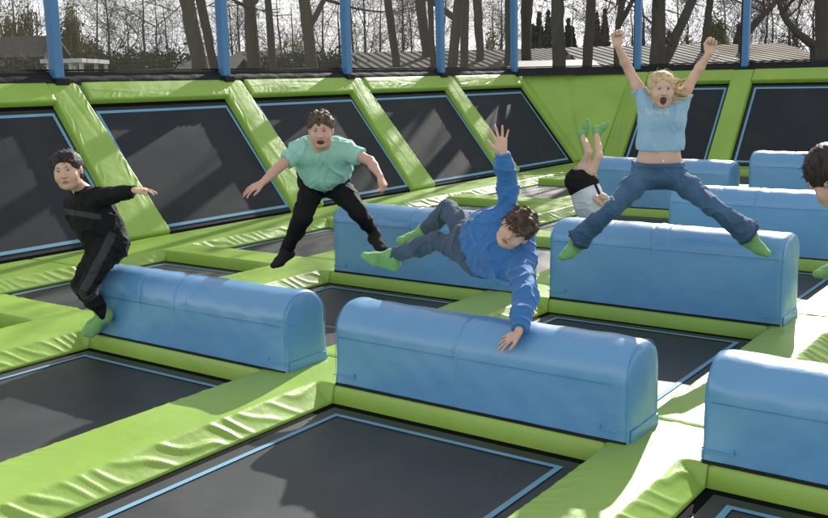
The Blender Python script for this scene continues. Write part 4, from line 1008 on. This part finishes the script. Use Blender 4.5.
# ================================================================== boy in the blue hoodie vaulting the front block
HB=W(508,337,4.50)
def vaulter():
    J=dict(shR=(508,221,4.93),shL=(519,261,4.80),elR=(508,185,4.90),wrR=(502.5,153,4.82),elL=(526,297,4.52),wrL=(519,330,4.31),hipR=(474,239,5.14),hipL=(482,257,5.08),knR=(447,209,5.38),knL=(437,241,5.30),anR=(424,231,5.60),anL=(392,256,5.52),toeR=(406,231,5.55),toeL=(369,247,5.5))
    g=dict(hipw=.05,hipr=.088,waistw=.06,waistr=.085,chestw=.07,chestr=.088,arm=.86,leg=.78,bend=0)
    b=Body(J,g,'person','boy in a blue hoodie vaulting sideways with one hand on the front block'); J=b.J;t=b.root
    sd=SD(); put(sd,b.torso(),-.008)
    for s in 'RL': put(sd,b.arm(s)); put(sd,b.leg(s),-.014)
    U=V3(.58,.60,.34);F=V3(-.32,-.22,.92); hd=W(516,230,4.67)
    rest,L=head(t,sd,hd,F,U,.207,M['hairbrown'],M['skinC'],'mop',seed=8)
    nb=W(513,243,4.82); sd.u(C(nb,hd-nrm(U)*.05-nrm(F)*.02,.044,.042),.03); sd.u(C(nb,b.sc,.05,.06),.04)
    hand(sd,J['wrR'],V3(-.15,1,.1),V3(.1,.1,-1),V3(-1,-.1,0),.76,(.05,.03,.06,.12),.0,.42)
    hand(sd,J['wrL']+CU*-.01,nrm(W(497,346,4.375)-W(518,333,4.33)),np.array([0,-.62,.78]),V3(.3,-.8,.3),.70,(.10,.10,.10,.12),.1,.30)
    for s,u_ in (('R',V3(.0,1,.2)),('L',V3(.1,1,.1))):
        for p,k in foot(J['an'+s],J['toe'+s],u_,.96): sd.u(p,k*.8)
    solid('body',sd,M['skinC'],t,.005); rest(t)
    up=nrm(b.sp)
    hs=SD(); put(hs,b.torso(),.020)
    for s in 'RL':
        a,e,w=J['sh'+s],J['el'+s],J['wr'+s]; cut=((lerp(e,w,.94),w-e),)
        hs.u(C(b.sc,a,.068,.062),.05); hs.u(C(a,e,.060,.050),.03); hs.u(C(e,lerp(e,w,.6),.050,.046),.02); hs.u(C(lerp(e,w,.6),w,.046,.036,cut),.02)
    hs.u(C(nb+up*-.01,nb-nrm(F)*.05+up*.01,.07,.075),.04)
    hs.noise=cloth(31,.0075,34); hs.cuts=[(b.hc+up*.015,-up)]
    ho=solid('hoodie',hs,M['hoodie'],t,.005)
    rib=SD(); a=b.hc+up*.035; hv=nrm(J['hipL']-J['hipR']); rib.u(C(a-hv*.06,a+hv*.06,.108,.108,((b.hc+up*.05,up),(b.hc+up*.0,-up))),.02); solid('waist_rib',rib,M['hoodie'],t,.005)
    for s in 'RL':
        e,w=J['el'+s],J['wr'+s]; cf=SD(); cf.u(C(lerp(e,w,.80),w,.040,.036,((w,w-e),(lerp(e,w,.86),e-w))),.02); solid('cuff',cf,M['hoodie'],t,.004)
    pt=SD(); put(pt,b.torso(-.05,.4),.012)
    for s in 'RL': put(pt,trouser(b,s,.010,.003,.97))
    pt.noise=cloth(32,.0062,32); pt.cuts=[(b.hc+up*.06,up)]
    solid('jeans',pt,M['jeansC'],t,.005)
    for s,u_ in (('R',V3(.0,1,.2)),('L',V3(.1,1,.1))): sock(t,J['an'+s],J['kn'+s],J['toe'+s],u_,.98,M['sock'])
vaulter()
# ================================================================== the girl
def girl():
    J=dict(shR=(646,103,5.90),shL=(678,103,5.90),elR=(629,70,5.92),wrR=(617,45,5.84),elL=(695,75,5.86),wrL=(709,53,5.78),hipR=(648,171,6.02),hipL=(669,171,6.02),knR=(613,208,5.80),knL=(713,207,5.74),anR=(577,240,6.05),anL=(750,235,5.80),toeR=(556,252,5.96),toeL=(771,245,5.72))
    g=dict(hipw=.056,hipr=.078,waistw=.042,waistr=.060,chestw=.052,chestr=.066,arm=.80,leg=.80,bend=.0)
    b=Body(J,g,'person','girl in a pale blue tee and jeans leaping with raised fists'); J=b.J;t=b.root
    sd=SD(); put(sd,b.torso())
    for s in 'RL': put(sd,b.arm(s)); put(sd,b.leg(s),-.014)
    U=V3(0,.98,.18);F=V3(-.06,-.16,.98); hd=W(661.5,90,5.78)
    rest,L=head(t,sd,hd,F,U,.205,M['hairblond'],M['skinC'],'blown',seed=9,yell=1.0)
    nb=W(661,106,5.90); sd.u(C(nb,hd-nrm(U)*.05-nrm(F)*.02,.040,.040),.03); sd.u(C(nb,b.sc,.045,.055),.04)
    hand(sd,J['wrR'],V3(-.12,1,.0),V3(-.3,.0,-1),V3(1,.1,.3),.80,(1.15,1.15,1.15,1.15),.9,.02)
    hand(sd,J['wrL'],V3(.25,1,.0),V3(.3,.0,-1),V3(-1,.2,.3),.80,(1.15,1.15,1.15,1.15),.9,.02)
    for s in 'RL':
        for p,k in foot(J['an'+s],J['toe'+s],V3(0,1,.1),.96): sd.u(p,k*.8)
    up=nrm(b.sp)
    sd.sub(EL(b.hc+up*.125+V3(0,0,1)*.075,axes(V3(0,0,1),up),(.008,.014,.010)),.012)
    solid('body',sd,M['skinC'],t,.005); ho,_,K=rest(t)
    # hair blown to the right
    rnd=random.Random(4); hb=SD()
    for q in range(64):
        a=L(rnd.uniform(.05,.24),rnd.uniform(-.40,-.15),rnd.uniform(-.22,.20)); ln=rnd.uniform(.10,.21); d=nrm(CR*1.0+CU*rnd.uniform(-.75,.10)+CF*rnd.uniform(-.2,.3))
        p=a; r=.017
        for j in range(5):
            d=nrm(d+CU*rnd.gauss(.05 if j>2 else -.04,.22)+CF*rnd.gauss(0,.15)+CR*.1); p2=p+d*ln/5; hb.u(C(p,p2,r,r*.80),.008); p=p2; r*=.80
    hb.cuts=[(L(0,0,-.40),-nrm(U)),(L(0,.30,0),nrm(F))]
    hb.noise=lambda P:.002*snoise(P,110,5)
    solid('blown_strands',hb,M['hairblond'],t,.0035)
    sh=SD(); put(sh,b.torso(.36,1),.013)
    hv=nrm(J['hipL']-J['hipR']); hemc=b.hc+b.sp*.33
    for q in (.34,.45): c_=b.hc+b.sp*q; sh.u(C(c_-hv*.058,c_+hv*.058,.076,.076),.04)
    for s,q in (('R',-1),('L',1)):
        a,e=J['sh'+s],J['el'+s]; cut=((lerp(a,e,.42),e-a),); sh.u(C(b.sc,a,.054,.052),.05); sh.u(C(a,lerp(a,e,.6),.050,.054,cut),.03)
        sh.u(EL(b.hc+b.sp*.72+hv*q*.040+V3(0,0,1)*.048,axes(V3(0,0,1),up),(.040,.038,.038)),.05)
    sh.u(C(nb-up*.04,nb-up*.015,.056,.054,((nb-up*.020,up),)),.03)
    cl_=SD().u(C(nb-up*.035,nb-up*.012,.060,.058,((nb-up*.016,up),(nb-up*.030,-up))),.01); solid('collar',cl_,M['jeandark'],t,.003)
    sh.noise=cloth(41,.0075,26,up); sh.cuts=[(hemc,-up)]
    solid('tee',sh,M['sky_tee'],t,.0045)
    # printed word on the chest, laid on the cloth
    def word(txt,cx,cy,wd,ht):
        cu=bpy.data.curves.new('chest_print','FONT'); cu.body=txt; cu.align_x='CENTER'; cu.align_y='CENTER'; cu.size=1; cu.resolution_u=3; cu.offset=.012
        o=bpy.data.objects.new('chest_print',cu); COL.objects.link(o); dg=bpy.context.evaluated_depsgraph_get(); me=bpy.data.meshes.new_from_object(o.evaluated_get(dg)); bpy.data.objects.remove(o)
        import bmesh
        bm=bmesh.new(); bm.from_mesh(me); bmesh.ops.triangulate(bm,faces=bm.faces); bmesh.ops.subdivide_edges(bm,edges=bm.edges,cuts=1); bm.to_mesh(me); bm.free()
        co=np.array([v.co[:] for v in me.vertices]); w_=np.ptp(co[:,0]); h_=np.ptp(co[:,1])
        x=co[:,0]/w_*wd; y=co[:,1]/h_*ht*(.75+.9*(np.abs(x)/wd*2)**2)
        cP=W(cx,cy,5.55); P=cP+x[:,None]*nrm(CR)+y[:,None]*nrm(CU)
        for _ in range(60): Q=P-CAM; P=P+Q/np.linalg.norm(Q,axis=1,keepdims=True)*np.clip(sh(P)-.0022,-.02,.02)[:,None]*.8
        me.vertices.foreach_set('co',P.astype(np.float32).ravel()); me.update(); link('chest_print',me,M['print'],t,False)
    word('NIRVANA',657.5,112,.135,.030)
    jn=SD(); put(jn,b.torso(-.05,.4),.010)
    for s in 'RL': put(jn,trouser(b,s,.008,.0,1.02))
    for s in 'RL':
        n,a=J['kn'+s],J['an'+s]; e=lerp(n,a,.96); jn.u(C(lerp(n,a,.35),lerp(n,a,1.1),.046,.084,((e,a-n),)),.03)
    jn.noise=cloth(42,.0058,30); jn.cuts=[(b.hc+b.sp*.15,up)]
    solid('jeans',jn,M['jeansD'],t,.0048)
    wb=SD(list(jn.it),.0035); wb.noise=jn.noise; wb.cuts=[(b.hc+b.sp*.155,up),(b.hc+b.sp*.095,-up)]; solid('waistband',wb,M['jeansD'],t,.004)
    bt=SD().u(EL(b.hc+b.sp*.125+V3(0,0,1)*.103,axes(V3(0,0,1),up),(.008,.004,.008))); solid('button',bt,M['print'],t,.002)
    for s in 'RL':
        n,a=J['kn'+s],J['an'+s]; hm=SD(list(jn.it),.002); hm.noise=jn.noise; d=a-n; hm.cuts=[(lerp(n,a,.965),d),(lerp(n,a,.90),-d)]; solid('hem',hm,M['jeandark'],t,.005)
        sock(t,a,n,J['toe'+s],V3(0,1,.1),.98,M['sock'],hgt=.05)
girl()
# ================================================================== child upside down behind the blocks
def flip():
    J=dict(shR=(588,213,9.0),shL=(599,211,8.85),elR=(596,198,8.75),wrR=(606,207,8.7),elL=(602,196,8.7),wrL=(609,199,8.65),hipR=(577,181,9.0),hipL=(585,182,8.92),knR=(589,152,8.82),knL=(599,156,8.80),anR=(581,132,9.05),anL=(596,130,9.02),toeR=(583,115,8.98),toeL=(606,117,8.95))
    g=dict(hipw=.05,hipr=.080,waistw=.055,waistr=.070,chestw=.065,chestr=.078,arm=.76,leg=.64,bend=.0)
    b=Body(J,g,'person','child in black shorts upside down with green socks in the air',base=W(592,232,9.0)); J=b.J;t=b.root
    sd=SD(); put(sd,b.torso(),-.010)
    for s in 'RL': put(sd,b.arm(s)); put(sd,b.leg(s))
    hd=W(600,224,9.0);U=V3(.3,-.95,.1);F=V3(.7,.2,.6)
    rest,L=head(t,sd,hd,F,U,.22,M['hairbrown'],M['skinC'],'crop',seed=12)
    nb=lerp(b.sc,hd,.35); sd.u(C(b.sc,hd,.05,.045),.03)
    hand(sd,J['wrR'],V3(.8,-.6,.2),V3(.2,.6,.6),V3(.5,.5,0),.78,(.25,.25,.25,.3),.3,.2)
    hand(sd,J['wrL'],V3(.7,-.7,.2),V3(.2,.6,.6),V3(.5,.5,0),.78,(.25,.25,.25,.3),.3,.2)
    for s,u_ in (('R',V3(.9,.1,.3)),('L',V3(.6,-.6,.3))):
        for p,k in foot(J['an'+s],J['toe'+s],V3(-.8,.2,-.2),.80): sd.u(p,k*.8)
    solid('body',sd,M['skinC'],t,.006); rest(t)
    up=nrm(b.sp)
    sh=SD(); put(sh,b.torso(.1,1),.014)
    for s in 'RL':
        a,e=J['sh'+s],J['el'+s]; cut=((lerp(a,e,.5),e-a),); sh.u(C(b.sc,a,.06,.06),.05); sh.u(C(a,lerp(a,e,.6),.058,.058,cut),.03)
    sh.noise=cloth(51,.005,28); sh.cuts=[(b.hc+b.sp*.28,-up)]
    solid('shirt',sh,M['whitecloth'],t,.0055)
    st=SD(list(sh.it),.003); st.noise=sh.noise; n=nrm(np.cross(up,V3(0,0,1))); 
    if n@CR<0: n=-n
    m=b.hc+b.sp*.6+n*.085; st.cuts=sh.cuts+[(m+n*.014,n),(m-n*.014,-n),(m,V3(0,0,-1))]; solid('side_stripe',st,M['blackcloth'],t,.005)
    pt=SD(); put(pt,b.torso(-.05,.4),.016)
    for s in 'RL':
        h,k_=J['hip'+s],J['kn'+s]; e=lerp(h,k_,.30); pt.u(C(h,lerp(h,k_,.5),.084,.082,((e,k_-h),)),.04)
    pt.noise=cloth(52,.005,28); pt.cuts=[(b.hc+b.sp*.26,up)]
    solid('shorts',pt,M['blackcloth'],t,.0055)
    for s in 'RL': sock(t,J['an'+s],J['kn'+s],J['toe'+s],V3(-.8,.2,-.2),.82,M['sock'],hgt=.06)
flip()
# ================================================================== person cut off by the right edge
def edge():
    J=dict(shR=(872,196,4.35),shL=(868,222,4.05),elR=(905,150,4.4),wrR=(930,105,4.4),elL=(890,262,3.95),wrL=(880,300,3.9),hipR=(925,262,4.6),hipL=(925,268,4.35),knR=(885,262,5.2),knL=(960,330,4.2),anR=(838,263,5.3),anL=(930,375,4.3),toeR=(815,265,5.25),toeL=(905,385,4.2))
    g=dict(hipw=.07,hipr=.1,waistw=.07,waistr=.09,chestw=.09,chestr=.1,arm=1,leg=.95,bend=.0)
    b=Body(J,g,'person','dark haired child leaning in at the right edge, green sock below'); J=b.J;t=b.root
    sd=SD(); put(sd,b.torso(),-.008)
    for s in 'RL': put(sd,b.arm(s)); put(sd,b.leg(s),-.014)
    U=V3(-.30,.80,.52);F=V3(-.10,-.52,.85); hd=W(831,178,4.0)
    rest,L=head(t,sd,hd,F,U,.245,M['hairdark'],M['skinB'],'side',seed=15)
    nb=lerp(b.sc,hd,.45); sd.u(C(b.sc,hd-nrm(U)*.05,.055,.05),.03)
    hand(sd,J['wrR'],V3(.3,1,0),V3(0,0,-1),V3(-1,0,0),.9); hand(sd,J['wrL'],V3(-.2,-1,0),V3(0,0,1),V3(-1,0,0),.9)
    for s in 'RL':
        for p,k in foot(J['an'+s],J['toe'+s],V3(0,1,.1),.9): sd.u(p,k*.8)
    solid('body',sd,M['skinB'],t,.006); rest(t)
    up=nrm(b.sp)
    sh=SD(); put(sh,b.torso(),.014)
    for s in 'RL':
        a,e=J['sh'+s],J['el'+s]; cut=((lerp(a,e,.6),e-a),); sh.u(C(b.sc,a,.07,.07),.05); sh.u(C(a,e,.066,.06,cut),.03)
    sh.noise=cloth(61,.005,26); sh.cuts=[(b.hc,-up)]; solid('shirt',sh,M['blackcloth'],t,.007)
    pt=SD(); put(pt,b.torso(-.05,.4),.012)
    for s in 'RL': put(pt,trouser(b,s,.012,0,.95))
    pt.noise=cloth(62,.005,26); pt.cuts=[(b.hc+up*.07,up)]; solid('trousers',pt,M['jeansC'],t,.007)
    for s in 'RL': sock(t,J['an'+s],J['kn'+s],J['toe'+s],V3(0,1,.1),.92,M['sock'])
edge()
# ------------------------------------------------------------------ light, sky, camera
SUN=nrm([-.22,.87,.455]); el=math.asin(SUN[2]); 
w=bpy.data.worlds.new('World'); scene.world=w; w.use_nodes=True; nt=w.node_tree; N=nt.nodes; L=nt.links
bg=N['Background']; sky=N.new('ShaderNodeTexSky'); sky.sky_type='NISHITA'; sky.sun_disc=False; sky.sun_elevation=el; sky.sun_rotation=math.atan2(SUN[0],SUN[1]); sky.air_density=1.2; sky.dust_density=3.5; sky.ozone_density=1.0
# thin high cloud veil over the whole sky
tc=N.new('ShaderNodeTexCoord'); mp=N.new('ShaderNodeMapping'); mp.inputs['Scale'].default_value=(1,1,3); L.new(tc.outputs['Generated'],mp.inputs['Vector'])
no=N.new('ShaderNodeTexNoise'); no.inputs['Scale'].default_value=3; no.inputs['Detail'].default_value=8; no.inputs['Roughness'].default_value=.55; L.new(mp.outputs[0],no.inputs['Vector'])
mr=N.new('ShaderNodeMapRange'); mr.inputs[1].default_value=.3; mr.inputs[2].default_value=.7; mr.inputs[3].default_value=.80; mr.inputs[4].default_value=.97; L.new(no.outputs['Fac'],mr.inputs[0])
bw=N.new('ShaderNodeRGBToBW'); L.new(sky.outputs[0],bw.inputs[0])
sx=N.new('ShaderNodeSeparateXYZ'); L.new(tc.outputs['Generated'],sx.inputs[0]); gr=N.new('ShaderNodeMapRange'); gr.interpolation_type='SMOOTHSTEP'; gr.inputs[1].default_value=.0; gr.inputs[2].default_value=.55; gr.inputs[3].default_value=1.5; gr.inputs[4].default_value=.46; L.new(sx.outputs['Z'],gr.inputs[0])
cl=N.new('ShaderNodeMix'); cl.data_type='RGBA'; cl.blend_type='MULTIPLY'; cl.clamp_result=False; cl.inputs[0].default_value=1; L.new(gr.outputs[0],cl.inputs[6]); cl.inputs[7].default_value=(9.6,9.8,10.2,1)
mx=N.new('ShaderNodeMix'); mx.data_type='RGBA'; L.new(mr.outputs[0],mx.inputs[0]); L.new(sky.outputs[0],mx.inputs[6]); L.new(cl.outputs[2],mx.inputs[7]); L.new(mx.outputs[2],bg.inputs['Color'])
bg.inputs['Strength'].default_value=.10
sl=bpy.data.lights.new('sun','SUN'); sl.energy=5.0; sl.angle=math.radians(.55); sl.color=(1,.95,.87); so=bpy.data.objects.new('sun',sl); COL.objects.link(so); so.location=(0,0,20)
so.rotation_euler=Vector([float(a) for a in SUN]).to_track_quat('Z','Y').to_euler()
cam=bpy.data.cameras.new('camera'); co=bpy.data.objects.new('camera',cam); COL.objects.link(co)
cam.sensor_width=36; cam.lens=FOC/828*36; cam.clip_end=1500; cam.clip_start=.05
R=Matrix(((CR[0],CU[0],-CF[0]),(CR[1],CU[1],-CF[1]),(CR[2],CU[2],-CF[2])))
co.matrix_world=Matrix.Translation(Vector([float(c) for c in CAM]))@R.to_4x4()
scene.camera=co
vs=scene.view_settings; vs.view_transform='Standard'; vs.look='None'; vs.gamma=1; vs.use_curve_mapping=False; vs.exposure=.42
scene.render.engine='CYCLES'; scene.cycles.use_denoising=True
scene.cycles.transparent_max_bounces=16
